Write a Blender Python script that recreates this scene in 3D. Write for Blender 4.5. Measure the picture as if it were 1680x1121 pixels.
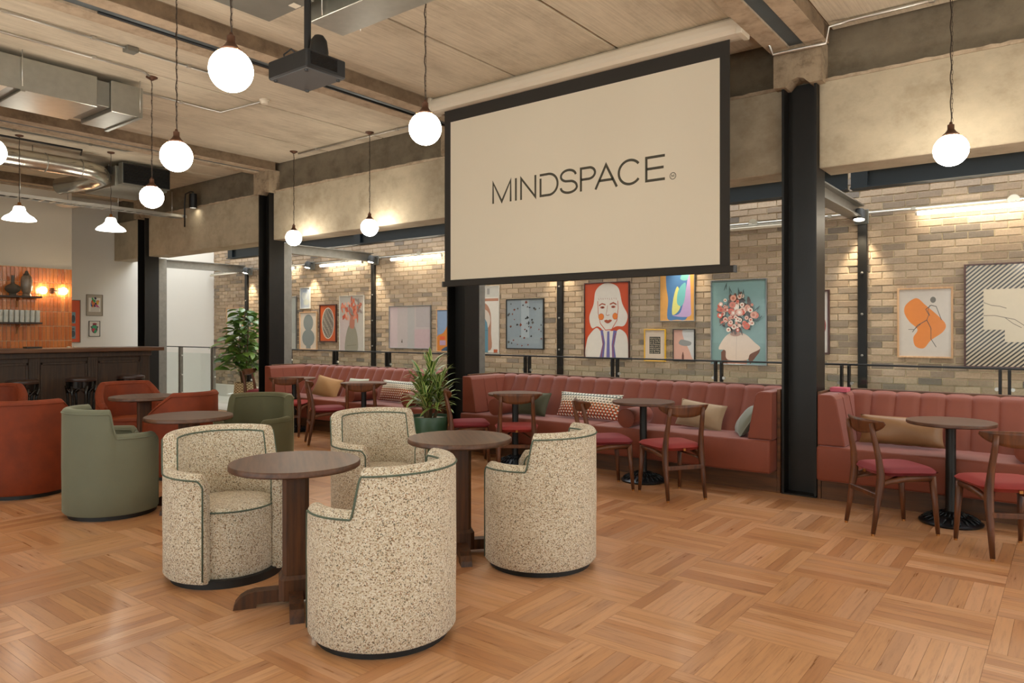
import bpy, bmesh, math, random
from mathutils import Vector, Matrix, Euler
R = math.radians; PI = math.pi
rnd = random.Random(7)
for o in list(bpy.data.objects): bpy.data.objects.remove(o)
S = bpy.context.scene; COL = S.collection
# ------------------------------------------------------------------ camera, world, exposure
H = 1.42; YAW = 37.9; FPX = 1185.0
cam = bpy.data.objects.new('camera', bpy.data.cameras.new('camera')); COL.objects.link(cam)
cam.location = (0, 0, H); cam.rotation_euler = (R(90), 0, R(YAW))
cam.data.sensor_width = 36; cam.data.lens = FPX / 1680 * 36
cam.data.shift_y = -17.75 / 1680; cam.data.clip_start = .05
S.camera = cam
W = bpy.data.worlds.new('world'); S.world = W; W.use_nodes = True
W.node_tree.nodes['Background'].inputs[0].default_value = (.93, .97, 1.0, 1)
W.node_tree.nodes['Background'].inputs[1].default_value = 4.0
S.view_settings.view_transform = 'Standard'; S.view_settings.look = 'None'
S.view_settings.gamma = 1; S.view_settings.use_curve_mapping = False
S.view_settings.exposure = 0.4
GLOBE_L = 34.0; TUBE_L = 24.0; SPOT_W = 45.0
# ------------------------------------------------------------------ helpers
def link(o): COL.objects.link(o); return o
def tag(o, label=None, cat=None, group=None, kind=None):
    if label: o['label'] = label
    if cat: o['category'] = cat
    if group: o['group'] = group
    if kind: o['kind'] = kind
    return o
def thing(name, label, cat, loc=(0, 0, 0), rz=0, group=None):
    o = link(bpy.data.objects.new(name, None)); o.empty_display_size = .1
    o.location = loc; o.rotation_euler = (0, 0, rz)
    return tag(o, label, cat, group)
def inst(name, me, parent=None, loc=(0, 0, 0), rot=(0, 0, 0), scale=None):
    o = link(bpy.data.objects.new(name, me)); o.parent = parent
    o.location = loc; o.rotation_euler = rot
    if scale: o.scale = scale
    return o
def copy_tree(o, parent=None):
    c = link(o.copy()); c.parent = parent
    for ch in o.children: copy_tree(ch, c)
    return c
class MB:
    def __init__(s): s.v = []; s.f = []; s.m = []; s.uv = None; s.sm = []
    def add(s, vs, fs, mi=0, smooth=False):
        b = len(s.v); s.v += [tuple(v) for v in vs]
        for f in fs: s.f.append(tuple(b + i for i in f)); s.m.append(mi); s.sm.append(smooth)
        return s
    def box(s, a, b, mi=0):
        x0, y0, z0 = a; x1, y1, z1 = b
        return s.add([(x0,y0,z0),(x1,y0,z0),(x1,y1,z0),(x0,y1,z0),(x0,y0,z1),(x1,y0,z1),(x1,y1,z1),(x0,y1,z1)],
            [(0,3,2,1),(4,5,6,7),(0,1,5,4),(1,2,6,5),(2,3,7,6),(3,0,4,7)], mi)
    def rbox(s, a, b, r=.005, mi=0, seg=1, smooth=False):
        bm = bmesh.new(); bmesh.ops.create_cube(bm, size=1)
        sx, sy, sz = (b[i]-a[i] for i in range(3))
        for v in bm.verts: v.co = Vector((a[0]+(v.co.x+.5)*sx, a[1]+(v.co.y+.5)*sy, a[2]+(v.co.z+.5)*sz))
        bmesh.ops.bevel(bm, geom=bm.edges[:], offset=r, segments=seg, affect='EDGES', profile=.5)
        bm.verts.index_update()
        s.add([v.co for v in bm.verts], [[v.index for v in f.verts] for f in bm.faces], mi, smooth); bm.free(); return s
    def prism(s, pts, y0, y1, axis='y', mi=0, smooth=False):
        n = len(pts)
        def P(p, t):
            if axis == 'y': return (p[0], t, p[1])
            if axis == 'x': return (t, p[0], p[1])
            return (p[0], p[1], t)
        vs = [P(p, y0) for p in pts] + [P(p, y1) for p in pts]
        fs = [tuple(range(n))[::-1], tuple(range(n, 2*n))] + [(i, (i+1) % n, n+(i+1) % n, n+i) for i in range(n)]
        return s.add(vs, fs, mi, smooth)
    def lathe(s, prof, n=32, c=(0, 0, 0), mi=0, smooth=True, cap=True):
        """profile turned round z; corners sharper than 40 degrees are split so they stay crisp"""
        runs = [[prof[0]]]
        for i in range(1, len(prof)):
            runs[-1].append(prof[i])
            if i < len(prof)-1:
                d0 = Vector((prof[i][0]-prof[i-1][0], prof[i][1]-prof[i-1][1])); d1 = Vector((prof[i+1][0]-prof[i][0], prof[i+1][1]-prof[i][1]))
                if d0.length > 1e-7 and d1.length > 1e-7 and d0.angle(d1) > R(40): runs.append([prof[i]])
        for run in runs:
            vs = [(c[0]+r*math.cos(2*PI*i/n), c[1]+r*math.sin(2*PI*i/n), c[2]+z) for r, z in run for i in range(n)]
            fs = [(j*n+i, j*n+(i+1) % n, (j+1)*n+(i+1) % n, (j+1)*n+i) for j in range(len(run)-1) for i in range(n)]
            s.add(vs, fs, mi, smooth)
        if cap:
            for (r, z), fl in ((prof[0], True), (prof[-1], False)):
                if r > 1e-5:
                    f = tuple(range(n)); s.add([(c[0]+r*math.cos(2*PI*i/n), c[1]+r*math.sin(2*PI*i/n), c[2]+z) for i in range(n)], [f[::-1] if fl else f], mi)
        return s
    def tube(s, path, r, n=8, mi=0, closed=False, smooth=True):
        P = [Vector(p) for p in path]; k = len(P)
        rs = r if isinstance(r, (list, tuple)) else [r]*k
        vs = []; up = None
        for i in range(k):
            if closed: t = P[(i+1) % k]-P[i-1]
            else: t = P[min(i+1, k-1)]-P[max(i-1, 0)]
            t.normalize()
            if up is None:
                up = Vector((0, 0, 1)) if abs(t.z) < .9 else Vector((1, 0, 0))
            a = t.cross(up)
            if a.length < 1e-6: a = t.cross(Vector((0, 1, 0)))
            a.normalize(); b = a.cross(t); up = b
            for j in range(n):
                q = 2*PI*j/n; vs.append(P[i] + rs[i]*(math.cos(q)*a + math.sin(q)*b))
        fs = []
        for i in range(k if closed else k-1):
            i2 = (i+1) % k
            for j in range(n):
                j2 = (j+1) % n; fs.append((i*n+j, i*n+j2, i2*n+j2, i2*n+j))
        s.add(vs, fs, mi, smooth)
        if not closed:
            b = len(s.v)-len(vs)
            s.f.append(tuple(b+j for j in range(n))[::-1]); s.m.append(mi); s.sm.append(False)
            s.f.append(tuple(b+(k-1)*n+j for j in range(n))); s.m.append(mi); s.sm.append(False)
        return s
    def grid(s, fn, nu, nv, mi=0, smooth=True):
        vs = [fn(i/nu, j/nv) for j in range(nv+1) for i in range(nu+1)]
        fs = [(j*(nu+1)+i, j*(nu+1)+i+1, (j+1)*(nu+1)+i+1, (j+1)*(nu+1)+i) for j in range(nv) for i in range(nu)]
        return s.add(vs, fs, mi, smooth)
    def xf(s, mat, start=0):
        for i in range(start, len(s.v)): s.v[i] = tuple(mat @ Vector(s.v[i]))
        return s
    def mesh(s, name, mats):
        me = bpy.data.meshes.new(name); me.from_pydata(s.v, [], s.f)
        if not isinstance(mats, (list, tuple)): mats = [mats]
        for m in mats: me.materials.append(m)
        me.polygons.foreach_set('material_index', s.m)
        me.polygons.foreach_set('use_smooth', s.sm)
        if s.uv:
            l = me.uv_layers.new(name='UVMap'); l.data.foreach_set('uv', [c for p in s.uv for c in p])
        me.update(); return me
    def build(s, name, mats, parent=None, loc=(0, 0, 0), rot=(0, 0, 0)):
        return inst(name, s.mesh(name, mats), parent, loc, rot)
def fixn(o):   # outward normals
    bm = bmesh.new(); bm.from_mesh(o.data); bmesh.ops.recalc_face_normals(bm, faces=bm.faces); bm.to_mesh(o.data); bm.free(); return o
# ------------------------------------------------------------------ materials
def lin(h):
    h = h.lstrip('#'); c = [int(h[i:i+2], 16)/255 for i in (0, 2, 4)]
    return tuple(x/12.92 if x <= .04045 else ((x+.055)/1.055)**2.4 for x in c) + (1,)
class NT:
    def __init__(s, name):
        s.mat = bpy.data.materials.new(name); s.mat.use_nodes = True; s.t = s.mat.node_tree
        s.b = s.t.nodes['Principled BSDF']; s.out = s.t.nodes['Material Output']
    def n(s, typ, **kw):
        x = s.t.nodes.new(typ)
        for k, v in kw.items(): setattr(x, k, v)
        return x
    def l(s, a, b): s.t.links.new(a, b)
    def val(s, inp, v):
        if hasattr(v, 'is_linked') or isinstance(v, bpy.types.NodeSocket): s.l(v, inp)
        else: inp.default_value = v
    def noise(s, vec, scale, detail=3, rough=.5):
        x = s.n('ShaderNodeTexNoise'); x.inputs['Scale'].default_value = scale; x.inputs['Detail'].default_value = detail
        x.inputs['Roughness'].default_value = rough; s.l(vec, x.inputs['Vector']); return x.outputs['Fac']
    def coord(s, kind='Object', scale=(1, 1, 1)):
        c = s.n('ShaderNodeTexCoord'); m = s.n('ShaderNodeMapping'); m.inputs['Scale'].default_value = scale
        s.l(c.outputs[kind], m.inputs['Vector']); return m.outputs['Vector']
    def ramp(s, fac, stops, interp='LINEAR'):
        r = s.n('ShaderNodeValToRGB'); e = r.color_ramp; e.interpolation = interp
        while len(e.elements) < len(stops): e.elements.new(.5)
        for el, (p, c) in zip(e.elements, stops): el.position = p; el.color = c
        s.l(fac, r.inputs['Fac']); return r.outputs['Color']
    def mix(s, fac, a, b, mode='MIX'):
        m = s.n('ShaderNodeMix', data_type='RGBA', blend_type=mode)
        s.val(m.inputs[0], fac); s.val(m.inputs[6], a); s.val(m.inputs[7], b); return m.outputs[2]
    def math(s, op, a, b=0.0):
        m = s.n('ShaderNodeMath', operation=op); s.val(m.inputs[0], a); s.val(m.inputs[1], b); return m.outputs[0]
    def bump(s, h, strength=.3, dist=.01):
        b = s.n('ShaderNodeBump'); b.inputs['Strength'].default_value = strength; b.inputs['Distance'].default_value = dist
        s.l(h, b.inputs['Height']); s.l(b.outputs['Normal'], s.b.inputs['Normal'])
    def rand(s):
        oi = s.n('ShaderNodeObjectInfo'); g = s.n('ShaderNodeNewGeometry')
        return s.math('FRACT', s.math('ADD', oi.outputs['Random'], g.outputs['Random Per Island']))
    def set(s, col=None, rough=None, metal=None, **kw):
        if col is not None: s.val(s.b.inputs['Base Color'], col)
        if rough is not None: s.val(s.b.inputs['Roughness'], rough)
        if metal is not None: s.val(s.b.inputs['Metallic'], metal)
        for k, v in kw.items(): s.val(s.b.inputs[k.replace('_', ' ')], v)
        return s.mat
def dk(c, f): return (c[0]*f, c[1]*f, c[2]*f, 1)
def plain(name, hexc, rough=.5, metal=0, var=.12, scale=12, bump=0, bscale=60, **kw):
    t = NT(name); c = lin(hexc) if isinstance(hexc, str) else hexc
    v = t.coord('Object'); f = t.noise(v, scale, 4)
    col = t.mix(f, dk(c, 1-var), dk(c, 1+var))
    if bump: t.bump(t.noise(v, bscale, 3), bump, .004)
    return t.set(col, rough, metal, **kw)
def wood(name, a, b, rough=.4, axis=2, sc=30, **kw):
    t = NT(name); s = [sc]*3; s[axis] = sc/14
    v = t.coord('Object', tuple(s)); f = t.noise(v, 1.0, 5, .6)
    col = t.ramp(f, [(.3, lin(a)), (.7, lin(b))]); t.bump(f, .08, .002)
    return t.set(col, rough, 0, **kw)
def velvet(name, hexc, sheen='#ffffff', sw=.6, var=.2, rough=.75):
    t = NT(name); c = lin(hexc); v = t.coord('Object'); f = t.noise(v, 7, 5, .6)
    t.bump(t.noise(v, 400, 2), .12, .001)
    t.b.inputs['Sheen Weight'].default_value = sw; t.b.inputs['Sheen Roughness'].default_value = .35
    t.b.inputs['Sheen Tint'].default_value = lin(sheen)
    return t.set(t.mix(f, dk(c, 1-var), dk(c, 1+var)), rough, 0)
def emis(name, col, strength):
    t = NT(name); e = t.n('ShaderNodeEmission'); e.inputs[0].default_value = col; e.inputs[1].default_value = strength
    t.l(e.outputs[0], t.out.inputs[0]); return t.mat
def glassy(name, tint=(.95, .98, .97, 1)):
    t = NT(name); tr = t.n('ShaderNodeBsdfTransparent'); tr.inputs[0].default_value = tint
    gl = t.n('ShaderNodeBsdfGlossy'); gl.inputs['Roughness'].default_value = .02
    lw = t.n('ShaderNodeLayerWeight'); lw.inputs[0].default_value = .5
    mx = t.n('ShaderNodeMixShader'); t.l(t.math('ADD', t.math('MULTIPLY', t.math('POWER', lw.outputs['Facing'], 4.0), .6), .03), mx.inputs[0])
    t.l(tr.outputs[0], mx.inputs[1]); t.l(gl.outputs[0], mx.inputs[2]); t.l(mx.outputs[0], t.out.inputs[0]); return t.mat
M = {}
def m_plank():
    t = NT('oak_parquet'); r = t.rand()
    c = t.n('ShaderNodeTexCoord'); mp = t.n('ShaderNodeMapping'); mp.inputs['Scale'].default_value = (3.2, 42, 1)
    t.l(c.outputs['UV'], mp.inputs['Vector'])
    cx = t.n('ShaderNodeCombineXYZ'); t.l(t.math('MULTIPLY', r, 57.0), cx.inputs[0]); t.l(t.math('MULTIPLY', r, 131.0), cx.inputs[1])
    t.l(cx.outputs[0], mp.inputs['Location'])
    g = t.noise(mp.outputs[0], 1.0, 6, .65)
    base = t.ramp(r, [(0, lin('#b07a50')), (.25, lin('#c18a5c')), (.55, lin('#cb9667')), (.8, lin('#d3a077')), (1, lin('#b98862'))])
    gr = t.ramp(g, [(.32, (.72, .66, .6, 1)), (.5, (1, 1, 1, 1)), (.75, (1.12, 1.1, 1.06, 1))])
    col = t.mix(1.0, base, gr, 'MULTIPLY'); t.bump(g, .05, .002)
    return t.set(col, t.math('ADD', t.math('MULTIPLY', g, .16), .22), 0, Specular_IOR_Level=.65, Coat_Weight=.35, Coat_Roughness=.16)
M['plank'] = m_plank()
def m_brick():
    t = NT('brick'); r = t.rand(); v = t.coord('Object')
    base = t.ramp(r, [(0, lin('#786e63')), (.08, lin('#8e7f6e')), (.25, lin('#a08b74')), (.6, lin('#b09a80')), (.85, lin('#bba68d')), (1, lin('#9c8b79'))])
    g = t.noise(v, 45, 5, .7); col = t.mix(1.0, base, t.ramp(g, [(.3, (.78, .76, .74, 1)), (.7, (1.12, 1.1, 1.08, 1))]), 'MULTIPLY')
    t.bump(g, .35, .004); return t.set(col, .85, 0)
M['brick'] = m_brick()
M['mortar'] = plain('mortar', '#d6c6a6', .95, scale=30, bump=.3)
def m_boucle():
    t = NT('speckled_boucle'); v = t.coord('Object')
    vo = t.n('ShaderNodeTexVoronoi'); vo.inputs['Scale'].default_value = 215; t.l(v, vo.inputs['Vector'])
    sp = t.n('ShaderNodeSeparateColor'); t.l(vo.outputs['Color'], sp.inputs[0])
    cr = [(0, lin('#4f4c39')), (.05, lin('#6b5238')), (.10, lin('#9a7350')), (.17, lin('#b8a485')), (.36, lin('#d2c5ab')), (.62, lin('#ded3bd')), (.86, lin('#e9e2d3'))]
    col = t.ramp(sp.outputs[0], cr, 'CONSTANT')
    col = t.mix(t.math('ADD', t.math('MULTIPLY', t.noise(v, 500, 2), .3), .7), dk(lin('#cfc2aa'), .8), col)
    t.bump(vo.outputs['Distance'], .5, .004); return t.set(col, .95, 0, Sheen_Weight=.2)
M['boucle'] = m_boucle()
def m_concrete(name, a, b, rough=.9, sc=1.3, stretch=(1, 1, 1), c3=None, stain=.35):
    t = NT(name); v = t.coord('Object', stretch); f1 = t.noise(v, sc, 8, .7); f2 = t.noise(v, sc*9, 5, .65)
    v2 = t.coord('Object', (1, 1, 1.25)); f3 = t.noise(v2, sc*1.9, 9, .72)
    col = t.mix(t.math('MULTIPLY', f2, .5), t.ramp(f1, [(.34, lin(a)), (.66, lin(b))]), lin(c3 or b))
    k = 1-stain; col = t.mix(1.0, col, t.ramp(f3, [(.34, (k, k*.97, k*.92, 1)), (.52, (1, 1, 1, 1)), (.7, (1.08, 1.07, 1.05, 1))]), 'MULTIPLY')
    t.bump(f2, .3, .006); return t.set(col, rough, 0)
M['plaster'] = m_concrete('plaster_beam', '#9c8f79', '#bfb299', sc=1.2, stretch=(1, 1, 1.2), stain=.2)
M['band'] = m_concrete('dark_concrete', '#5d5344', '#7d725f', sc=1.5, stretch=(1, 1, 1.2), stain=.28)
M['corbel'] = m_concrete('corbel_concrete', '#84725c', '#a8957b', sc=5, stretch=(1.5, 1, .6), stain=.4)
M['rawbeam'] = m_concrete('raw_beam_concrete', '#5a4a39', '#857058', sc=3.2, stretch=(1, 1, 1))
M['soffit'] = m_concrete('beam_soffit_concrete', '#9f8c74', '#bfac93', sc=3.0, stretch=(1, 1, 1))
def m_ceiling():
    t = NT('board_marked_ceiling'); v = t.coord('Object', (55, 1.6, 1)); f = t.noise(v, 1, 5, .7)
    v2 = t.coord('Object', (1, .5, 1)); f2 = t.noise(v2, 2.2, 8, .7)
    a = t.ramp(f, [(.25, lin('#b6ac98')), (.55, lin('#d0c6b2')), (.8, lin('#d8cfbc'))])
    col = t.mix(1.0, a, t.ramp(f2, [(.32, (.74, .71, .67, 1)), (.5, (.98, .97, .95, 1)), (.68, (1.1, 1.09, 1.07, 1))]), 'MULTIPLY')
    t.bump(f, .25, .004); return t.set(col, .9, 0)
M['ceil'] = m_ceiling()
M['floorgap'] = plain('floor_joint', '#b48a62', .8)
M['joint'] = plain('joint_brown', '#6e5236', .95)
M['white'] = plain('white_wall', '#dedad0', .85, var=.03, scale=2)
M['greywall'] = plain('pale_wall', '#cfc6b4', .85, var=.03, scale=2)
M['lightfloor'] = plain('pale_stone', '#c9c5bb', .35, var=.06, scale=3)
M['steel'] = plain('black_steel', '#171512', .42, .3, var=.3, scale=9, bump=.08, bscale=30)
M['steel2'] = plain('grey_steel_plate', '#86837b', .36, .4, var=.25, scale=14)
M['bluesteel'] = plain('blue_black_steel', '#121c22', .5, .2, var=.15, scale=5)
M['flange'] = plain('grey_flange', '#5d676c', .5, .3, var=.15, scale=5)
M['iron'] = plain('cast_iron', '#24272a', .3, .55, var=.2)
M['galv'] = plain('galvanised_steel', '#a9a89e', .34, .85, var=.14, scale=16)
M['galvd'] = plain('dull_galvanised', '#85837a', .5, .7, var=.12, scale=8)
M['foil'] = plain('foil_duct', '#c4c1b6', .25, .95, var=.15, scale=30, bump=.4, bscale=25)
M['chrome'] = plain('conduit_steel', '#c9c7c0', .3, .85, var=.08)
M['brass'] = plain('brass', '#b07a45', .3, .9, var=.1)
M['copper'] = plain('aged_copper', '#5d4030', .45, .6, var=.15)
M['black'] = plain('black_plastic', '#0d0d0d', .5, 0, var=.2)
M['blackg'] = plain('black_gloss', '#0b0a09', .22, 0, var=.2)
M['dgrey'] = plain('grey_plastic', '#4d4f50', .5, 0)
M['cord'] = plain('brown_cord', '#33271c', .7)
M['wood'] = wood('walnut_stain', '#2a180b', '#603819', .5)
M['woodx'] = wood('walnut_top', '#452d20', '#6a4832', .42, axis=0)
M['chairwood'] = wood('chair_walnut', '#3a1e0f', '#6e3e1e', .42)
M['barwood'] = wood('bar_dark_oak', '#261a12', '#45301f', .45)
M['plinth'] = wood('plinth_walnut', '#402814', '#6e4220', .5, axis=0)
M['pink'] = velvet('rose_velvet', '#77361f', '#f6cfd0', .42, .13, .6)
M['red'] = velvet('red_velvet', '#84180c', '#ff9a80', .12, .15)
M['crim'] = velvet('crimson_velvet', '#6f1118', '#ff8a90', .25, .15)
M['orange'] = velvet('orange_velvet', '#772c04', '#ff8a3a', .22, .5)
M['sage'] = velvet('sage_velvet', '#6a6c58', '#e6eed8', .3, .08)
M['olive'] = velvet('olive_velvet', '#4e4b2f', '#e8e6c0', .4, .12)
M['pipe'] = plain('green_piping', '#566354', .8)
M['globe'] = emis('opal_globe', (1.0, .92, .79, 1), GLOBE_L)
M['tube'] = emis('tube_light', (1.0, .90, .72, 1), TUBE_L)
M['bulb'] = emis('sconce_bulb', (1.0, .72, .42, 1), 30)
M['shade'] = emis('lit_glass_shade', (1.0, .93, .8, 1), 8)
M['spotface'] = emis('spot_face', (1.0, .9, .72, 1), 25)
M['glass'] = glassy('clear_glass')
M['vglass'] = plain('pale_glass', '#eceee4', .12, 0, Transmission_Weight=.3)
M['potgreen'] = plain('green_pot', '#33513a', .35, var=.06)
M['soil'] = plain('white_gravel', '#b5ad9a', .95, bump=.6, bscale=120)
M['stem'] = plain('stem_brown', '#5d4a30', .8, bump=.3)
M['basket'] = None
t = NT('woven_basket'); v = t.coord('Object', (28, 28, 45)); ck = t.n('ShaderNodeTexChecker'); ck.inputs['Scale'].default_value = 1.0
t.l(v, ck.inputs[0]); ck.inputs[1].default_value = lin('#c9b48c'); ck.inputs[2].default_value = lin('#7f6a45'); t.bump(ck.outputs[1], .6, .006)
M['basket'] = t.set(ck.outputs[0], .9)
def m_leaf(name, a, b):
    t = NT(name); r = t.rand(); return t.set(t.ramp(r, [(0, lin(a)), (1, lin(b))]), .38, 0, Specular_IOR_Level=.5)
M['leaf'] = m_leaf('glossy_leaf', '#375a22', '#7d9c45'); M['leafd'] = m_leaf('dracaena_green', '#2f5220', '#4d7530'); M['leafy'] = m_leaf('dracaena_edge', '#93a64d', '#b9c27c')
def m_tile():
    t = NT('terracotta_glaze'); r = t.rand(); v = t.coord('Object')
    base = t.ramp(r, [(0, lin('#a4501f')), (.4, lin('#c2672c')), (.75, lin('#cf7a3d')), (1, lin('#b3561f'))])
    f = t.noise(v, 22, 3); t.bump(f, .5, .012); return t.set(t.mix(t.math('MULTIPLY', f, .35), base, dk(lin('#e09a60'), 1)), .12, 0, Specular_IOR_Level=.7)
M['tile'] = m_tile(); M['grout'] = plain('pale_grout', '#d8bf9c', .9)
PC = {}
def ink(h, rough=.45, coat=.35):
    k = h
    if k not in PC:
        t = NT('print_' + h.strip('#')); c = lin(h); PC[k] = t.set(t.mix(t.noise(t.coord('Object'), 20, 3), dk(c, .94), dk(c, 1.05)), rough, 0, Coat_Weight=coat, Coat_Roughness=.08)
    return PC[k]
# ------------------------------------------------------------------ projection helper (pixel frame 1680x1121), only to rank pieces by size in view
def view(P):
    q = Vector(P) - Vector((0, 0, H)); a = R(YAW)
    z = q.x*-math.sin(a) + q.y*math.cos(a); x = q.x*math.cos(a) + q.y*math.sin(a)
    if z < .1: return None
    return 840+FPX*x/z, 542.75-FPX*q.z/z, z
def seen(P, m=0):
    p = view(P); return p is not None and -m < p[0] < 1680+m and -m < p[1] < 1121+m
def struct(name, mb, mats, label=None, parent=None):
    o = mb.build(name, mats, parent)
    if parent is None: tag(o, label, kind='structure')
    return o
ZC = 3.98; ZS = 3.85
COLX = [2.11, -1.87, -5.85, -9.83, -13.81]
# ---- floor with basket-weave parquet
floor = struct('floor', MB().box((-15.1, -4, -.12), (5, 7.02, -.016)), M['floorgap'], 'oak basket-weave parquet floor of the lounge')
T = .504; NP = 7; pw = T/NP
def plank_uv(mb, lx, ly):
    # simple planar uv: u along the plank, v across, for every face of a box
    for f in mb.f[-6:]:
        for i in f: mb.uv.append((mb.v[i][0] if lx else mb.v[i][1], mb.v[i][1] if lx else mb.v[i][0]))
planks = []
for i in range(-27, 10):
    for j in range(-14, 7):
        x0 = -.303 + i*T; y0 = 3.314 + j*T
        if x0 < -15 or y0 > 6.15: continue
        alongY = (i + j) % 2 == 1      # the tile i=-1, j=2 runs away from the camera
        for k in range(NP):
            if alongY: a = (x0+k*pw, y0); b = (x0+(k+1)*pw, y0+T)
            else: a = (x0, y0+k*pw); b = (x0+T, y0+(k+1)*pw)
            if b[1] > 6.2: b = (b[0], 6.2)
            if b[1] - a[1] < .02: continue
            planks.append((a, b, alongY))
for k in range(-12, 5):                # border boards along the banquettes
    for q in range(7): planks.append(((k*1.3+.3*q, 6.2+q*.11), ((k+1)*1.3+.3*q, 6.31+q*.11), False))
def rank(p):
    c = ((p[0][0]+p[1][0])/2, (p[0][1]+p[1][1])/2, 0); v = view(c)
    return v[2] if v and -60 < v[0] < 1740 and v[1] < 1150 else 1e9
planks.sort(key=rank)
g = .0005
pm = {}
for al in (True, False):
    mb = MB(); mb.uv = []
    sx, sy = (pw, T) if al else (T, pw)
    mb.box((-sx/2+g, -sy/2+g, -.014), (sx/2-g, sy/2-g, 0)); plank_uv(mb, not al, al); pm[al] = mb.mesh('plank', M['plank'])
rest = MB(); rest.uv = []; cnt = 0
for a, b, al in planks:
    std = abs((b[0]-a[0]) - (pw if al else T)) < 1e-4 and abs((b[1]-a[1]) - (T if al else pw)) < 1e-4
    if cnt < 300 and std:
        inst('plank', pm[al], floor, ((a[0]+b[0])/2, (a[1]+b[1])/2, 0)); cnt += 1
    else:
        rest.box((a[0]+g, a[1]+g, -.014), (b[0]-g, b[1]-g, 0)); plank_uv(rest, not al, al)
tag(rest.build('plank_field', M['plank'], floor), kind='stuff')
struct('floor_corridor', MB().box((-15.1, 7.03, -.12), (3, 8.66, 0)), M['lightfloor'], 'pale stone floor of the passage behind the balustrade')
# ---- ceiling with precast panels between beams
ceil = struct('ceiling', MB().box((-15.1, -4, ZC+.02), (5, 6.9, ZC+.2)), M['joint'], 'board-marked concrete ceiling')
edges = [5] + COLX + [-15.3]
for a, b in zip(edges[:-1], edges[1:]):
    hi = a-.235 if a != 5 else 5; lo = b+.235 if b > -15.2 else -15.1
    n = max(1, round((hi-lo)/1.17)); w = (hi-lo)/n
    for k in range(n):
        MB().rbox((lo+k*w+.013, -4, ZC), (lo+(k+1)*w-.013, 6.53, ZC+.025), .004).build('ceiling_panel', M['ceil'], ceil)
for x in COLX:
    mb = MB()
    n = 30; pr = random.Random(int(x*10))
    # cased beam: rough side faces, soffit in two halves with the steel flange between
    def side(xo, sgn):
        for z0, z1 in ((ZS, ZC+.02),):
            mb.grid(lambda u, v: (xo+sgn*(.012*math.sin(u*91+x)*math.sin(u*37)), -4+u*10.45, z0+v*(z1-z0)), n, 2, 0, True)
    mb.box((x-.235, -4, ZS), (x-.065, 6.46, ZC+.02)); mb.box((x+.065, -4, ZS), (x+.235, 6.46, ZC+.02))
    mb.box((x-.065, -4, ZS+.02), (x+.065, 6.46, ZC+.02), 1)
    o = mb.build('ceiling_beam', [M['soffit'], M['flange']]); tag(o, 'concrete cased ceiling beam with steel flange', kind='structure')
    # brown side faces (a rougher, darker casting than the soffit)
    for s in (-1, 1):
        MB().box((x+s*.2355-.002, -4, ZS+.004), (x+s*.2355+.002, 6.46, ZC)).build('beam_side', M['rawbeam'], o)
# ---- rear wall of the lounge: plaster down-stand between columns, dark band above
wb = struct('wall_back', MB().box((-15.1, 6.56, 3.54), (3.2, 6.9, ZC+.02)), M['band'], 'dark concrete band above the plastered beam')
for a, b in zip(COLX[:-1], COLX[1:]):
    MB().rbox((b+.145, 6.49, 2.81), (a-.145, 6.86, 3.545), .008).build('plaster_panel', M['plaster'], wb)
    mb = MB(); k = 60                    # crumbly ledge on top of the plaster
    xs = [b+.15+(a-b-.3)*i/k for i in range(k+1)]
    hs = [3.562+.012*rnd.random() for i in range(k+1)]
    for i in range(k): mb.prism([(xs[i], 3.54), (xs[i+1], 3.54), (xs[i+1], hs[i+1]), (xs[i], hs[i])], 6.485, 6.57)
    mb.build('ledge', M['soffit'], wb)
MB().rbox((-15.1, 6.49, 2.81), (-13.81-.145, 6.86, 3.545), .008).build('plaster_panel', M['plaster'], wb)
for i, x in enumerate(COLX[1:]):
    mb = MB(); n = 7                     # broken concrete corbel on the column head
    def cor(sx):
        pts = []
        for k in range(9): pts.append((x-.2+.4*k/8, 3.56-.02-.03*rnd.random()+(.06 if k in (3, 4, 5) else 0)))
        return pts
    low = cor(1); poly = low + [(x+.2, ZS+.02), (x-.2, ZS+.02)]
    mb.prism(poly, 6.37, 6.6)
    tag(mb.build('trim_%d' % (i+1), M['corbel']), 'broken concrete corbel on a column head', kind='structure')
# ---- steel columns with the portal frame behind
def column(x):
    mb = MB()
    mb.box((x-.145, 6.42, 0), (x-.125, 6.68, 3.57)); mb.box((x+.125, 6.42, 0), (x+.145, 6.68, 3.57)); mb.box((x-.125, 6.545, 0), (x+.125, 6.56, 3.57))
    o = mb.build('steel_column', M['steel']); tag(o, 'black steel column of I section', kind='structure')
    MB().box((x-.146, 6.41, 0), (x+.146, 6.695, .012)).build('base_plate', M['steel'], o)
    MB().rbox((x-.09, 6.70, 0), (x+.09, 6.86, 2.80), .006).build('back_post', M['steel2'], o)
    b = MB(); b.box((x-.07, 6.86, 2.64), (x+.07, 8.56, 2.655)); b.box((x-.07, 6.86, 2.775), (x+.07, 8.56, 2.79)); b.box((x-.008, 6.86, 2.655), (x+.008, 8.56, 2.775))
    b.build('bracket_beam', M['steel2'], o)
    MB().rbox((x+.0, 8.555, .28), (x+.09, 8.60, 2.66), .004).build('wall_post', M['steel'], o)
    for z in (.7, 1.15, 1.6, 2.05):
        MB().lathe([(0, 0), (.014, 0), (.014, .01), (0, .016)], 8).build('bolt', M['steel2'], o, (x+.045, 8.555, z), (R(90), 0, 0))
for x in COLX[1:]: column(x)
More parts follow.
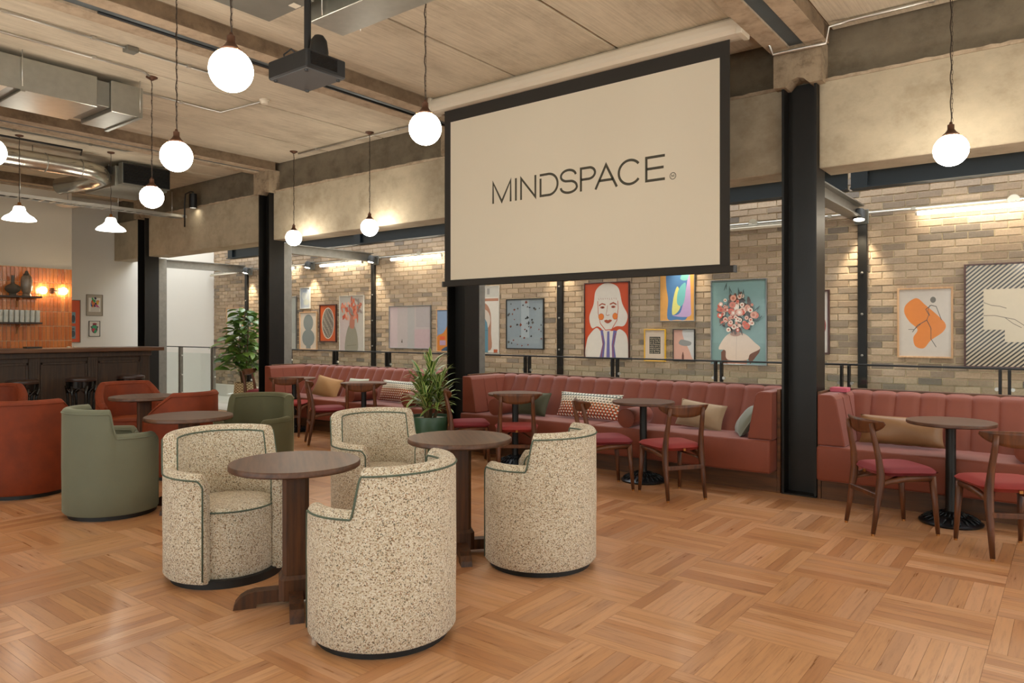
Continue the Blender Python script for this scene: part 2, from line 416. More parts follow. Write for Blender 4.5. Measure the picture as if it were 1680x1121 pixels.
# ---- passage: upper steel beam, dark soffit
for a, b in zip(COLX[:-1], COLX[1:]):
    mb = MB(); x0, x1 = b+.02, min(a-.02, 2.9)
    mb.box((x0, 8.2, 2.9), (x1, 8.215, 3.16)); mb.box((x0, 8.12, 2.9), (x1, 8.28, 2.915)); mb.box((x0, 8.12, 3.145), (x1, 8.28, 3.16))
    o = mb.build('passage_beam', M['bluesteel']); tag(o, 'blue-black steel beam running above the passage', kind='structure')
    MB().box((x0, 8.16, 2.92), (x0+.16, 8.2, 3.14)).build('end_plate', M['bluesteel'], o)
# ---- brick wall
wr = struct('wall_brick', MB().box((-15.1, 8.615, 0), (3, 8.8, 4.2)), M['mortar'], 'brown brick wall of the passage hung with pictures')
bl, bh, bd = .213, .064, .02
bricks = []
nz = int((3.32-.26)/.075)
for r in range(nz):
    z = .26 + r*.075
    off = .1125*(r % 2)
    k = 0; x = -15.1 + off - .1125
    while x < 2.9:
        x0 = max(x, -15.095); x1 = min(x+bl, 2.95)
        if x1-x0 > .03: bricks.append((x0, x1, z, rnd.uniform(-.004, .004)))
        x += .2245
def brank(b):
    c = ((b[0]+b[1])/2, 8.6, b[2]); v = view(c)
    return v[2] if v and -10 < v[0] < 1690 and .9 < b[2] < 2.95 else 1e9
bricks.sort(key=brank)
bmesh_one = MB().rbox((-bl/2, -.02, 0), (bl/2, .02, bh), .003).mesh('brick', M['brick'])
rest = MB()
for i, (x0, x1, z, dy) in enumerate(bricks):
    if i < 300 and abs(x1-x0-bl) < 1e-4: inst('brick', bmesh_one, wr, ((x0+x1)/2, 8.622+dy, z))
    else: rest.box((x0, 8.602+dy, z), (x1, 8.63, z+bh))
tag(rest.build('brick_field', M['brick'], wr), kind='stuff')
tag(MB().rbox((-15.09, 8.56, 0), (3, 8.61, .25), .006).build('baseboard_rear', M['white']), 'pale plinth along the foot of the brick wall', kind='structure')
# ---- unseen walls that cut the ambient light, with windows added for frontal daylight
WZ0, WZ1 = .9, 3.2
def windowed(name, label, axis, at, span, wins):
    """a wall along x (axis 'x', at y) or y, with real openings"""
    mb = MB(); lo, hi = span; th = .2
    def bx(u0, u1, z0, z1):
        if axis == 'x': mb.box((u0, at-th, z0), (u1, at, z1))
        else: mb.box((at, u0, z0), (at+th, u1, z1))
    bx(lo, hi, 0, WZ0); bx(lo, hi, WZ1, ZC+.02); u = lo
    for w0, w1 in wins: bx(u, w0, WZ0, WZ1); u = w1
    bx(u, hi, WZ0, WZ1); struct(name, mb, M['greywall'], label)
WF = [(-8.6, -6.6), (-5.6, -3.6), (-2.6, -.6), (.4, 2.4)]; WR = [(-2.6, -.6), (.6, 2.6), (3.6, 5.6)]
windowed('wall_front', 'unseen pale wall behind the camera with added windows', 'x', -4, (-15.3, 5.2), WF)
windowed('wall_right', 'unseen pale wall closing the lounge with added windows', 'y', 5, (-4, 6.9), WR)
wn = 0
for axis, at, ws in (('x', -4.1, WF), ('y', 5.1, WR)):
    for w0, w1 in ws:
        wn += 1; f = MB()
        def fb(u0, u1, z0, z1, m=f):
            if axis == 'x': m.box((u0, at-.03, z0), (u1, at+.03, z1))
            else: m.box((at-.03, u0, z0), (at+.03, u1, z1))
        fb(w0, w1, WZ0, WZ0+.05); fb(w0, w1, WZ1-.05, WZ1); fb(w0, w0+.05, WZ0, WZ1); fb(w1-.05, w1, WZ0, WZ1); fb((w0+w1)/2-.02, (w0+w1)/2+.02, WZ0, WZ1); fb(w0, w1, 2.3, 2.34)
        o = struct('window_%d' % wn, f, M['steel'], 'unseen black framed window added for frontal daylight')
        g_ = MB()
        if axis == 'x': g_.box((w0+.05, at-.004, WZ0+.05), (w1-.05, at+.004, WZ1-.05))
        else: g_.box((at-.004, w0+.05, WZ0+.05), (at+.004, w1-.05, WZ1-.05))
        g_.build('pane', M['glass'], o)
struct('wall_passage_end', MB().box((3, 6.9, 0), (3.2, 8.8, 4.2)), M['white'], 'white end wall of the passage')
# ---- left walls
struct('wall_left', MB().box((-15.3, 5.3, 0), (-15.1, 8.8, ZC+.02)), M['white'], 'white end wall with small pictures')
wt = struct('wall_bar', MB().box((-15.3, -4, 0), (-14.0, 5.3, ZC+.02)), M['greywall'], 'pale wall behind the bar with glazed tile splashback')
MB().box((-14.0, 3.2, .9), (-13.994, 5.3, 2.505)).build('tile_bed', M['grout'], wt)
tm = MB().rbox((-.004, -.0262, 0), (.006, .0262, .2425), .003).mesh('tile', M['tile'])
tw = .0585; th = .25; ntile = 0
for c in range(36):
    for r_ in range(6):
        y = 5.3-tw*(c+.5); z = 1.003+th*r_
        inst('tile', tm, wt, (-13.99+rnd.uniform(-.0012, .0012), y, z), (rnd.uniform(-.004, .004), 0, rnd.uniform(-.02, .02)))
tag(MB().rbox((-13.6, 3.0, 0), (-13.4, 3.05, .02), .001).build('trim_9', M['black']), 'floor trim behind the bar', kind='structure') if False else None
# ------------------------------------------------------------------ barrel chairs
def barrel_parts(prof, thm, Ro=.345, t=.075, zb=.036, roll=.034, pip=True, rpip=.0048, n=96):
    """prof(theta)->rim height, theta measured from the back (-x); chair faces +x."""
    ths = [-thm + 2*thm*i/n for i in range(n+1)]
    # denser samples where the rim steps
    extra = []
    for a, b in zip(ths[:-1], ths[1:]):
        extra.append(a)
        if abs(prof(b)-prof(a)) > .006:
            for k in range(1, 5): extra.append(a+(b-a)*k/5)
    extra.append(ths[-1]); ths = extra
    mb = MB(); rings = []
    def pt(th, r, z): return (-r*math.cos(th), -r*math.sin(th), z)
    def sec(th):
        z = prof(th); Ri = Ro-t; c = (Ro+Ri)/2
        s = [(Ro-.012, zb), (Ro, zb+.015), (Ro, zb+.2), (Ro+.002, .4), (Ro, z-roll)]
        for k in range(1, 8):
            a = PI*k/8; s.append((c+t/2*math.cos(a), z-roll+roll*math.sin(a)))
        s += [(Ri, z-roll), (Ri, .4), (Ri, zb)]
        return s
    k = len(sec(0))
    vs = []
    for th in ths: vs += [pt(th, r, z) for r, z in sec(th)]
    fs = []
    for i in range(len(ths)-1):
        for j in range(k-1): fs.append((i*k+j, i*k+j+1, (i+1)*k+j+1, (i+1)*k+j))
    mb.add(vs, fs, 0, True)
    mb.add([], []); nt = len(ths)
    # padded front ends of the arms: slightly bulged caps
    for e, th, sg in ((0, ths[0], -1), (nt-1, ths[-1], 1)):
        s = sec(th); b = len(mb.v)
        inner = []
        for r, z in s:
            cr = Ro-t/2; inner.append(pt(th + sg*.05, cr+(r-cr)*.62, zb+.01+(z-zb-.01)*.975))
        mb.v += inner
        for j in range(k-1):
            f = (e*k+j, e*k+j+1, b+j+1, b+j); mb.f.append(f); mb.m.append(0); mb.sm.append(True)
        mb.f.append(tuple(b+j for j in range(k))); mb.m.append(0); mb.sm.append(False)
    outp = MB()
    if pip:
        ro = Ro+.002; ri = Ro-t-.001
        o = [pt(ths[0], ro, zb+.02)] + [pt(th, ro, prof(th)-roll) for th in ths] + [pt(ths[-1], ro, zb+.02)]
        i_ = [pt(ths[0], ri, .3)] + [pt(th, ri, prof(th)-roll) for th in ths] + [pt(ths[-1], ri, .3)]
        outp.tube(o, rpip, 6); outp.tube(i_, rpip, 6)
    return mb, outp
def sstep(a, b, x):
    t = max(0, min(1, (x-a)/(b-a))); return t*t*(3-2*t)
def prof_step(th):
    a = abs(math.degrees(th)); z = .835 - .185*sstep(70, 79, a)
    if a > 131: z -= .04*((a-131)/7)**2.2
    return z + .008*math.cos(th) - .008
def prof_slant(th):
    a = abs(math.degrees(th)); z = .83 - .22*max(0, min(1, (a-52)/50))
    if a > 104: z -= .03*((a-104)/6)**2
    return z
BM = {}
def barrel(kind, label, x, y, head, group):
    fab, pip, prof, thm = {'boucle': (M['boucle'], M['pipe'], prof_step, R(138)), 'sage': (M['sage'], M['sage'], prof_step, R(138)),
        'olive': (M['olive'], M['olive'], prof_step, R(138)), 'orange': (M['orange'], M['orange'], prof_slant, R(110))}[kind]
    if kind not in BM:
        a, p = barrel_parts(prof, thm)
        sd = MB(); rs = .262
        sd.lathe([(0, .042), (rs-.01, .042), (rs, .055), (rs, .40), (rs-.006, .418), (rs-.02, .428), (.18, .436), (0, .44)], 48, (.02, 0, 0))
        sp = MB(); sp.tube([(.02+(rs+.001)*math.cos(q), (rs+.001)*math.sin(q), .412) for q in [2*PI*i/48 for i in range(48)]], .0048, 6, closed=True)
        pl = MB().lathe([(0, 0), (.308, 0), (.308, .045), (0, .045)], 40)
        BM[kind] = (a.mesh('shell', fab), p.mesh('piping', pip), sd.mesh('seat', fab), sp.mesh('piping', pip), pl.mesh('plinth_base', M['black']))
    me = BM[kind]
    t = thing('barrel_armchair', label, 'armchair', (x, y, 0), R(head), group)
    sh = inst('shell', me[0], t); inst('piping', me[1], sh)
    st = inst('seat', me[2], t); inst('piping', me[3], st)
    inst('plinth_base', me[4], t)
    return t
GB = 'speckled cream barrel armchairs'
barrel('boucle', 'speckled cream barrel armchair with its back turned, drawn up to the foremost wooden table', -2.585, 2.325, 193, GB)
barrel('boucle', 'speckled cream barrel armchair facing the wooden table, standing beside the sage green chair', -3.94, 2.33, -10, GB)
barrel('boucle', 'speckled cream barrel armchair with its back turned toward the rose banquette chairs', -2.60, 3.62, 190, GB)
barrel('boucle', 'speckled cream barrel armchair in front of the green plant pot, facing the table', -3.98, 3.55, -16, GB)
GG = 'green velvet barrel armchairs'
barrel('sage', 'pale sage velvet barrel armchair with stepped arms beside the rust orange tub', -5.95, 2.55, 82, GG)
barrel('olive', 'dark olive velvet barrel armchair facing the round table before the banquette', -5.91, 3.76, 295, GG)
GO = 'rust orange velvet tub chairs'
barrel('orange', 'rust orange velvet tub chair with its rounded back turned, next to the sage chair', -7.26, 2.38, 162, GO)
barrel('orange', 'rust orange velvet tub chair facing out in front of the bar stools', -8.55, 3.85, 350, GO)
barrel('orange', 'rust orange velvet tub chair with slanting arm overlapping the small round table', -6.97, 3.62, 192, GO)
barrel('orange', 'rust orange velvet tub chair mostly hidden behind another orange tub', -9.3, 2.70, 330, GO)
# ------------------------------------------------------------------ round wooden pedestal tables
def wood_table():
    t = thing('round_table', '', 'table')
    MB().lathe([(0, .705), (.325, .705), (.333, .711), (.333, .731), (.328, .737), (0, .737)], 64).build('tabletop', M['woodx'], t)
    a = .066; c = .02
    octo = [(-a+c, -a), (a-c, -a), (a, -a+c), (a, a-c), (a-c, a), (-a+c, a), (-a, a-c), (-a, -a+c)]
    MB().prism(octo, .13, .70, 'z').build('post', M['wood'], t)
    MB().box((-.16, -.16, .69), (.16, .16, .706)).build('mounting_plate', M['wood'], t)
    k = 1.28; hub = MB(); o2 = [(p[0]*k, p[1]*k) for p in octo]
    hub.prism(o2, .035, .14, 'z'); b = len(hub.v)
    o3 = [(p[0]*1.06, p[1]*1.06) for p in octo]
    hub.add([(p[0], p[1], .14) for p in o2] + [(p[0], p[1], .158) for p in o3], [(i, (i+1) % 8, 8+(i+1) % 8, 8+i) for i in range(8)] + [tuple(range(8, 16))])
    hub.build('hub', M['wood'], t)
    fm = MB()
    pr = [(.06, .02), (.19, .02), (.195, 0), (.305, 0), (.296, .03), (.272, .058), (.24, .076), (.20, .084), (.06, .084)]
    fm.prism(pr, -.034, .034, 'y'); me = fm.mesh('foot', M['wood'])
    for q in range(4): inst('foot', me, t, (0, 0, 0), (0, 0, q*PI/2))
    return t
tt = wood_table()
tabs = [(-3.22, 2.29, -34, 'round dark wood pedestal table between the two foremost cream barrel chairs'),
        (-3.11, 3.45, -40, 'round dark wood pedestal table between the cream chairs near the plant pot'),
        (-5.64, 3.00, 25, 'round dark wood pedestal table between the sage and olive chairs'),
        (-7.68, 3.60, -20, 'round dark wood pedestal table among the rust orange tub chairs')]
for i, (x, y, a, lb) in enumerate(tabs):
    o = tt if i == 0 else copy_tree(tt)
    o.location = (x, y, 0); o.rotation_euler = (0, 0, R(a)); tag(o, lb, 'table', 'round wooden pedestal tables')
# ------------------------------------------------------------------ dining chairs
def dining_chair(seatmat):
    t = thing('dining_chair', '', 'chair')
    for s in (-1, 1):
        b = MB().tube([(-.245, s*.178, .014), (-.215, s*.176, .2), (-.19, s*.174, .36), (-.186, s*.172, .42), (-.20, s*.165, .55), (-.232, s*.158, .70), (-.245, s*.156, .775)],
            [.015, .021, .028, .0265, .021, .0185, .015], 10).build('leg', M['chairwood'], t)
        MB().lathe([(0, 0), (.012, 0), (.012, .015), (0, .015)], 10).build('glide', M['brass'], b, (-.246, s*.178, 0))
        f = MB().tube([(.205, s*.20, .014), (.19, s*.195, .2), (.172, s*.187, .41)], [.014, .0195, .0245], 10).build('leg', M['chairwood'], t)
        MB().lathe([(0, 0), (.0115, 0), (.0115, .015), (0, .015)], 10).build('glide', M['brass'], f, (.206, s*.20, 0))
        MB().tube([(-.19, s*.172, .355), (-.13, s*.176, .372), (-.02, s*.182, .392), (.17, s*.187, .397)], [.021, .019, .023, .023], 8).build('side_rail', M['chairwood'], t)
        MB().tube([(-.195, s*.172, .335), (-.12, s*.12, .36), (0, s*.06, .385)], [.010, .010, .009], 8).build('brace', M['chairwood'], t)
    MB().rbox((.158, -.18, .375), (.178, .18, .412), .004).build('front_rail', M['chairwood'], t)
    MB().rbox((-.227, -.172, .258), (-.201, .172, .292), .004).build('stretcher', M['chairwood'], t)
    mb = MB(); n = 24
    def bk(side):
        def f(u, v):
            y = -.235+.47*u; w = 1-abs(2*u-1)**2.4
            zt = .800-.004*(2*u-1)**2; zb = zt-.02-.085*max(0, w)**.8
            x = -.262+.055*(2*u-1)**2 + .014*(1-v)
            return (x+side*.016*(.35+.65*min(1, w*3)), y, zb+(zt-zb)*v)
        return f
    mb.grid(bk(0), n, 4); mb.grid(bk(1), n, 4)
    k = n+1; off = k*5
    per = [i for i in range(k)] + [j*k+n for j in range(1, 5)] + [4*k+i for i in range(n-1, -1, -1)] + [j*k for j in range(3, 0, -1)]
    for a, b in zip(per, per[1:]+per[:1]): mb.f.append((a, b, b+off, a+off)); mb.m.append(0); mb.sm.append(False)
    fixn(mb.build('backrest', M['chairwood'], t))
    st = MB(); ns = 14
    def top(u, v):
        X = -.205+.43*v; hw = .195+.035*v - (.02*max(0, (v-.85)/.15)**2) - .03*max(0, (.18-v)/.18)**2
        Y = (2*u-1)*hw; e = (1-abs(2*u-1)**4)*(1-abs(2*v-1)**4)
        X -= .022*abs(2*u-1)**3*(1 if v > .5 else -1)*abs(2*v-1)
        return X, Y, e
    st.grid(lambda u, v: (top(u, v)[0], top(u, v)[1], .437+.036*top(u, v)[2]**.32), ns, ns)
    st.grid(lambda u, v: (top(u, v)[0], top(u, v)[1], .437-.032*top(u, v)[2]**.2), ns, ns)
    fixn(st.build('seat', seatmat, t))
    MB().rbox((-.214, -.011, .412), (-.203, .011, .432), .001).build('tag', M['brass'], t)
    return t
chR = dining_chair(M['red']); chC = dining_chair(M['crim'])
GD = 'walnut dining chairs with red seats'
chairs = [(-1.03, 5.77, 41, 1, 'walnut dining chair with crimson seat beside the long tan leather cushion'),
 (-.36, 5.63, 119, 0, 'walnut dining chair with bright red seat below the black and white striped print'),
 (-2.75, 5.78, 146, 0, 'walnut dining chair with bright red seat in front of the plain tan cushion'),
 (-3.37, 5.69, 48, 1, 'walnut dining chair with crimson seat partly behind a cream barrel chair'),
 (-4.48, 5.83, 128, 0, 'walnut dining chair with red seat and gold tag before the dark green cushion'),
 (-5.09, 5.78, 46, 1, 'walnut dining chair with crimson seat standing beside the dracaena pot'),
 (-8.41, 5.90, 129, 0, 'walnut dining chair with red seat in front of the black steel column'),
 (-7.43, 5.75, 60, 1, 'walnut dining chair with crimson seat behind the olive armchair'),
 (-6.80, 5.81, 130, 0, 'walnut dining chair with red seat in front of the rose bolster and beige cushions'),
 (-10.42, 6.76, 32, 1, 'walnut dining chair standing in front of the leafy plant in a basket')]
used = [0, 0]
for x, y, hd, k, lb in chairs:
    src = (chR, chC)[k]; o = src if not used[k] else copy_tree(src); used[k] = 1
    o.location = (x, y, 0); o.rotation_euler = (0, 0, R(hd)); tag(o, lb, 'chair', GD)
# ------------------------------------------------------------------ cast iron pedestal tables
def iron_table():
    t = thing('pedestal_table', '', 'table')
    MB().lathe([(0, .728), (.286, .728), (.292, .733), (.292, .75), (.288, .754), (0, .754)], 56).build('tabletop', M['woodx'], t)
    MB().rbox((-.11, -.11, .715), (.11, .11, .728), .003).build('mounting_plate', M['steel'], t)
    MB().lathe([(.042, .07), (.034, .10), (.034, .70), (.05, .716)], 20).build('column', M['steel'], t)
    b = MB().lathe([(0, 0), (.205, 0), (.21, .006), (.21, .016), (.195, .024), (.15, .042), (.10, .062), (.06, .078), (.045, .09), (0, .09)], 48).build('base', M['iron'], t)
    pet = MB()
    for q in range(22):
        a = 2*PI*q/22
        for k, (r0, z0, r1, z1) in enumerate(((.19, .030, .12, .058), (.105, .064, .06, .083))):
            s = MB().tube([(r0, 0, z0), ((r0+r1)/2, .004, (z0+z1)/2+.005), (r1, 0, z1)], [.005, .0105-.003*k, .004], 6)
            s.xf(Matrix.Rotation(a + k*.14, 4, 'Z')); pet.add(s.v, s.f, 0, True)
    pet.build('ornament', M['iron'], b)
    return t
it = iron_table()
for i, (x, y, lb) in enumerate([(-.72, 6.20, 'small round table on cast iron base before the tan leather cushion'), (-3.22, 6.16, 'small round table on cast iron base between the red chair and rose bolster'),
    (-4.72, 6.12, 'small round table on cast iron base in front of the knitted stripe cushion'), (-7.2, 6.15, 'small round table on cast iron base before the rose bolster left of the dracaena'),
    (-8.72, 6.18, 'small round table on cast iron base next to the steel column and banquette end')]):
    o = it if i == 0 else copy_tree(it)
    o.location = (x, y, 0); tag(o, lb, 'table', 'cast iron pedestal tables')
# ------------------------------------------------------------------ banquettes
def chan(w, puff=.026, lean=.2):
    """one upholstered channel, width w along x, front towards -y, local z 0..; origin bottom centre of the front"""
    mb = MB(); nu, nv = 6, 14; Hh = .415
    def f(u, v):
        s = abs(2*u-1); p = puff*(1-s**3.2)**.7
        if v < .8:
            a = v/.8; z = a*(Hh-.035); y = lean*a
            return (w*(u-.5), y-p, z)
        a = (v-.8)/.2*PI/2
        return (w*(u-.5), lean+.055*(1-math.cos(a)) - p*math.cos(a), Hh-.035+(.035+p*.5)*math.sin(a))
    mb.grid(f, nu, nv)
    # closed back and sides
    x0, x1 = -w/2, w/2; yb = lean+.06
    side = [(0, 0), (lean, Hh-.035), (lean+.03, Hh-.008), (lean+.055, Hh), (yb, Hh), (yb, 0)]
    mb.prism(side, x0+.001, x1-.001, 'x')
    return mb.mesh('back_channel', M['pink'])
def banquette(label, x0, x1, wl=True, wr_=True, cushions=2):
    t = thing('banquette_sofa', label, 'sofa', ((x0+x1)/2, 6.6, 0), 0, 'rose velvet banquettes')
    c = (x0+x1)/2; ox = lambda x: x-c; oy = lambda y: y-6.6
    MB().box((ox(x0)+.03, oy(6.42), 0), (ox(x1)-.03, oy(6.95), .19)).build('plinth', M['plinth'], t)
    for xa in (x0, x1-.028):
        MB().rbox((ox(xa), oy(6.41), 0), (ox(xa)+.028, oy(7.0), .905), .003).build('end_panel', M['plinth'], t)
    MB().rbox((ox(x0)+.03, oy(6.985), .0), (ox(x1)-.03, oy(7.03), .905), .004).build('back_board', M['plinth'], t)
    a = x0+.032; b = x1-.032; n = cushions
    for k in range(n):
        MB().rbox((ox(a+(b-a)*k/n)+.002, oy(6.24), .185), (ox(a+(b-a)*(k+1)/n)-.002, oy(6.8), .47), .022, 0, 3, True).build('seat_cushion', M['pink'], t)
    il = a+(.15 if wl else 0); ir = b-(.15 if wr_ else 0)
    m = max(1, round((ir-il+.1)/.185)); w = (ir-il+.1)/m
    me = chan(w)
    for k in range(m):
        inst('back_channel', me, t, (ox(il-.05+w*(k+.5)), oy(6.72), .468))
    for flag, xs, sg in ((wl, a, 1), (wr_, b, -1)):
        if not flag: continue
        # wing: leaning inner face, flat front
        wg = MB(); pr = [(ox(xs), .472), (ox(xs)+sg*.215, .472), (ox(xs)+sg*.145, .855), (ox(xs)+sg*.125, .882), (ox(xs)+sg*.10, .89), (ox(xs), .89)]
        wg.prism(pr, oy(6.285), oy(6.95), 'y'); o = wg.build('wing', M['pink'], t); fixn(o)
        bv = o.modifiers.new('soft', 'BEVEL'); bv.width = .012; bv.segments = 3; bv.limit_method = 'ANGLE'
        for q in (1, 2):
            yy = oy(6.285+.22*q)
            MB().tube([(ox(xs)+sg*.2165, yy, .475), (ox(xs)+sg*.1465, yy, .855), (ox(xs)+sg*.11, yy, .889)], .0035, 6).build('seam', M['pink'], o)
    return t
banquette('rose velvet banquette with wings filling the bay under the projection screen', -5.66, -2.025)
banquette('rose velvet banquette holding the long tan leather cushion', -1.715, 1.90)
banquette('rose velvet banquette behind the dracaena and the olive armchair', -9.64, -6.05)
# ------------------------------------------------------------------ bolsters and cushions
def bolster(label, x, y0=6.27, L=.41, r=.092):
    t = thing('bolster_cushion', label, 'cushion', (x, y0, .47+r), 0, 'rose velvet bolsters')
    MB().lathe([(0, 0), (r-.012, 0), (r-.003, .004), (r, .012), (r, L-.012), (r-.003, L-.004), (r-.012, L), (0, L)], 32).build('body', M['pink'], t, (0, 0, 0), (R(-90), 0, 0))
    MB().tube([(r*math.cos(q), -.0, r*math.sin(q)) for q in [2*PI*i/32 for i in range(32)]], .004, 6, closed=True).build('piping', M['pink'], t, (0, .006, 0))
bolster('rose velvet bolster between the two small tables under the screen', -3.47)
bolster('rose velvet bolster against the left wing beside the dark green cushion', -5.13)
bolster('rose velvet bolster behind the red dining chair left of the dracaena', -7.62)
bolster('rose velvet bolster peeping out behind the dracaena leaves', -6.55)
bolster('rose velvet bolster below the black and white striped print', -.25, 6.3)
def cushion(name, label, mat, x, y, z, w, h, th, rx, rz, ry=0, trim=None, group=None):
    mb = MB(); n = 18
    def f(sg):
        def g_(u, v):
            a, b = 2*u-1, 2*v-1
            px_ = a*(w/2)*(1-.06*(1-b*b)); pz = b*(h/2)*(1-.06*(1-a*a))
            e = max(0, (1-a**2))*max(0, (1-b**2))
            return (px_, sg*th/2*e**.42*(1+.06*math.sin(a*5+b*3)), pz)
        return g_
    mb.grid(f(-1), n, n); mb.grid(f(1), n, n)
    t = thing(name, label, 'cushion', (x, y, z), 0, group)
    t.rotation_euler = (R(rx), R(ry), R(rz))
    fixn(mb.build('cover', mat, t))
    per = [((2*q-1)*w/2*.995*(1), 0, -h/2*(1-.06*(1-(2*q-1)**2))) for q in [i/16 for i in range(17)]]
    if trim:
        pts = []
        for q in range(16): a = 2*q/16-1; pts.append((a*w/2, 0, -h/2*(1-.06*(1-a*a))))
        for q in range(16): b = 2*q/16-1; pts.append((w/2*(1-.06*(1-b*b)), 0, b*h/2))
        for q in range(16): a = 1-2*q/16; pts.append((a*w/2, 0, h/2*(1-.06*(1-a*a))))
        for q in range(16): b = 1-2*q/16; pts.append((-w/2*(1-.06*(1-b*b)), 0, b*h/2))
        MB().tube(pts, .005, 6, closed=True).build('piping', trim, t)
    return t
M['tan'] = velvet('tan_fabric', '#9f876a', '#ffffff', .2, .12); M['leather'] = plain('tan_leather', '#8c6743', .45, 0, .15, 9, .2, 40)
M['dgreen'] = velvet('dark_green_fabric', '#4b4a33', '#d8d8b0', .3, .12); M['grey'] = velvet('grey_green_fabric', '#75786a', '#ffffff', .3, .08)
M['pale'] = velvet('pale_sage_fabric', '#a9ab98', '#ffffff', .3, .08); M['gold'] = velvet('ochre_fabric', '#a1794c', '#ffffff', .2, .15)
def m_knit():
    t = NT('knitted_stripes'); c = t.n('ShaderNodeTexCoord'); sx = t.n('ShaderNodeSeparateXYZ'); t.l(c.outputs['Object'], sx.inputs[0])
    z = t.math('ADD', t.math('MULTIPLY', sx.outputs[2], 3.0), .5)
    base = t.ramp(z, [(0, lin('#a8401f')), (.25, lin('#bf5a2c')), (.42, lin('#c77a48')), (.56, lin('#d8cdb6')), (.75, lin('#8b9389')), (.88, lin('#e6ddc8')), (1, lin('#efe7d6'))], 'CONSTANT')
    row = t.math('MULTIPLY', sx.outputs[2], 34.0); col = t.math('MULTIPLY', sx.outputs[0], 26.0)
    cb = t.n('ShaderNodeCombineXYZ'); t.l(t.math('ADD', col, t.math('MULTIPLY', t.math('FLOOR', row), .5)), cb.inputs[0]); t.l(row, cb.inputs[1])
    fx = t.math('FRACT', t.math('ADD', col, t.math('MULTIPLY', t.math('FLOOR', row), .5))); fy = t.math('FRACT', row)
    dot = t.math('MULTIPLY', t.math('GREATER_THAN', fx, .45), t.math('GREATER_THAN', fy, .5))
    dark = t.math('MULTIPLY', t.math('LESS_THAN', fx, .4), t.math('LESS_THAN', fy, .45))
    k = t.mix(dot, base, lin('#f1e9da')); k = t.mix(dark, k, lin('#4c4a40'))
    t.bump(t.math('ADD', dot, fy), .5, .006); return t.set(k, .9)
M['knit'] = m_knit()
GC = 'loose cushions on the banquettes'
cushion('throw_cushion', 'long tan leather cushion lying against the banquette back', M['leather'], -1.12, 6.63, .60, .62, .24, .17, -16, 4, group=GC)
cushion('throw_cushion', 'plain tan fabric cushion behind the red dining chair', M['tan'], -2.86, 6.66, .60, .46, .26, .15, -24, 0, 6, M['tan'], group=GC)
cushion('throw_cushion', 'grey green cushion tucked against the right wing of the banquette', M['grey'], -2.36, 6.53, .60, .34, .30, .13, -34, -62, 0, M['grey'], group=GC)
cushion('throw_cushion', 'long knitted cushion with orange and white stripes under the woman portrait', M['knit'], -4.12, 6.64, .615, .80, .28, .15, -22, -2, 0, group=GC)
cushion('throw_cushion', 'dark green cushion leaning beside the bolster at the banquette corner', M['dgreen'], -4.80, 6.56, .60, .42, .27, .14, -26, -4, 0, M['dgreen'], group=GC)
cushion('throw_cushion', 'long knitted striped cushion next to the dracaena leaves', M['knit'], -7.05, 6.64, .615, .80, .29, .15, -20, -3, 0, group=GC)
cushion('throw_cushion', 'ochre cushion in the corner of the banquette by the steel column', M['gold'], -8.55, 6.62, .60, .44, .30, .14, -24, 14, 10, M['gold'], group=GC)
cushion('throw_cushion', 'pale sage cushion half hidden behind the rose bolster', M['pale'], -7.92, 6.64, .61, .36, .30, .13, -22, 8, 0, group=GC)
tag(MB().rbox((-1.67, 6.62, .892), (-1.53, 6.74, .93), .004).build('booklet', plain('pink_paper', '#c2596b', .6)), 'pink booklet lying on the banquette end ledge', 'booklet')
# ------------------------------------------------------------------ glass balustrade
t = thing('glass_balustrade', 'clear glass balustrade with thin dark handrail in front of the brick wall', 'railing', (0, 7.25, 0))
xs = [2.0, .78, -.455, -1.69, -2.92, -4.15, -5.40, -6.65, -7.95, -9.16, -10.36, -11.55, -12.75, -13.95, -15.08]
MB().rbox((-15.09, -.016, 1.095), (2.4, .016, 1.112), .003).build('handrail', M['steel'], t)
for x in xs:
    for s in (-1, 1):
        MB().rbox((x+s*.032-.011, -.028, 0), (x+s*.032+.011, .028, 1.096), .003).build('post', M['steel2'] if x < -12 else M['steel'], t)
    for z in (.93, .55, .2):
        for s in (-1, 1): MB().lathe([(0, 0), (.016, 0), (.016, .03), (0, .03)], 10).build('glass_clamp', M['chrome'], t, (x+s*.055, .015, z), (R(90), 0, 0))
for a, b in zip(xs[:-1], xs[1:]):
    MB().box((b+.05, -.005, .08), (a-.05, .005, .99)).build('glass_pane', M['glass'], t)
# ------------------------------------------------------------------ projection screen
YS = 5.8
t = thing('projection_screen', 'pull-down projection screen with black border showing a dark wordmark', 'screen', (-3.85, YS, 1.9))
ox = lambda x: x+3.85; oz = lambda z: z-1.9
M['screen'] = plain('screen_white', '#d8ceb9', .8, var=.01, scale=3); M['border'] = plain('screen_black', '#2a2621', .8, var=.05)
M['letter'] = plain('letter_grey', '#474336', .8, var=.02); M['casing'] = plain('white_casing', '#d8cdb9', .35, var=.02)
sc = MB().box((ox(-5.45), -.002, oz(1.955)), (ox(-2.24), .002, oz(3.86))).build('fabric', M['border'], t)
MB().box((ox(-5.36), -.0032, oz(1.972)), (ox(-2.325), -.002, oz(3.69))).build('projection_area', M['screen'], sc)
MB().rbox((ox(-5.47), -.02, oz(1.90)), (ox(-2.19), .02, oz(1.957)), .004).build('bottom_bar', M['border'], t)
for x in (-5.475, -2.205): MB().rbox((ox(x), -.022, oz(1.898)), (ox(x)+.02, .022, oz(1.959)), .003).build('bar_cap', M['dgrey'], t)
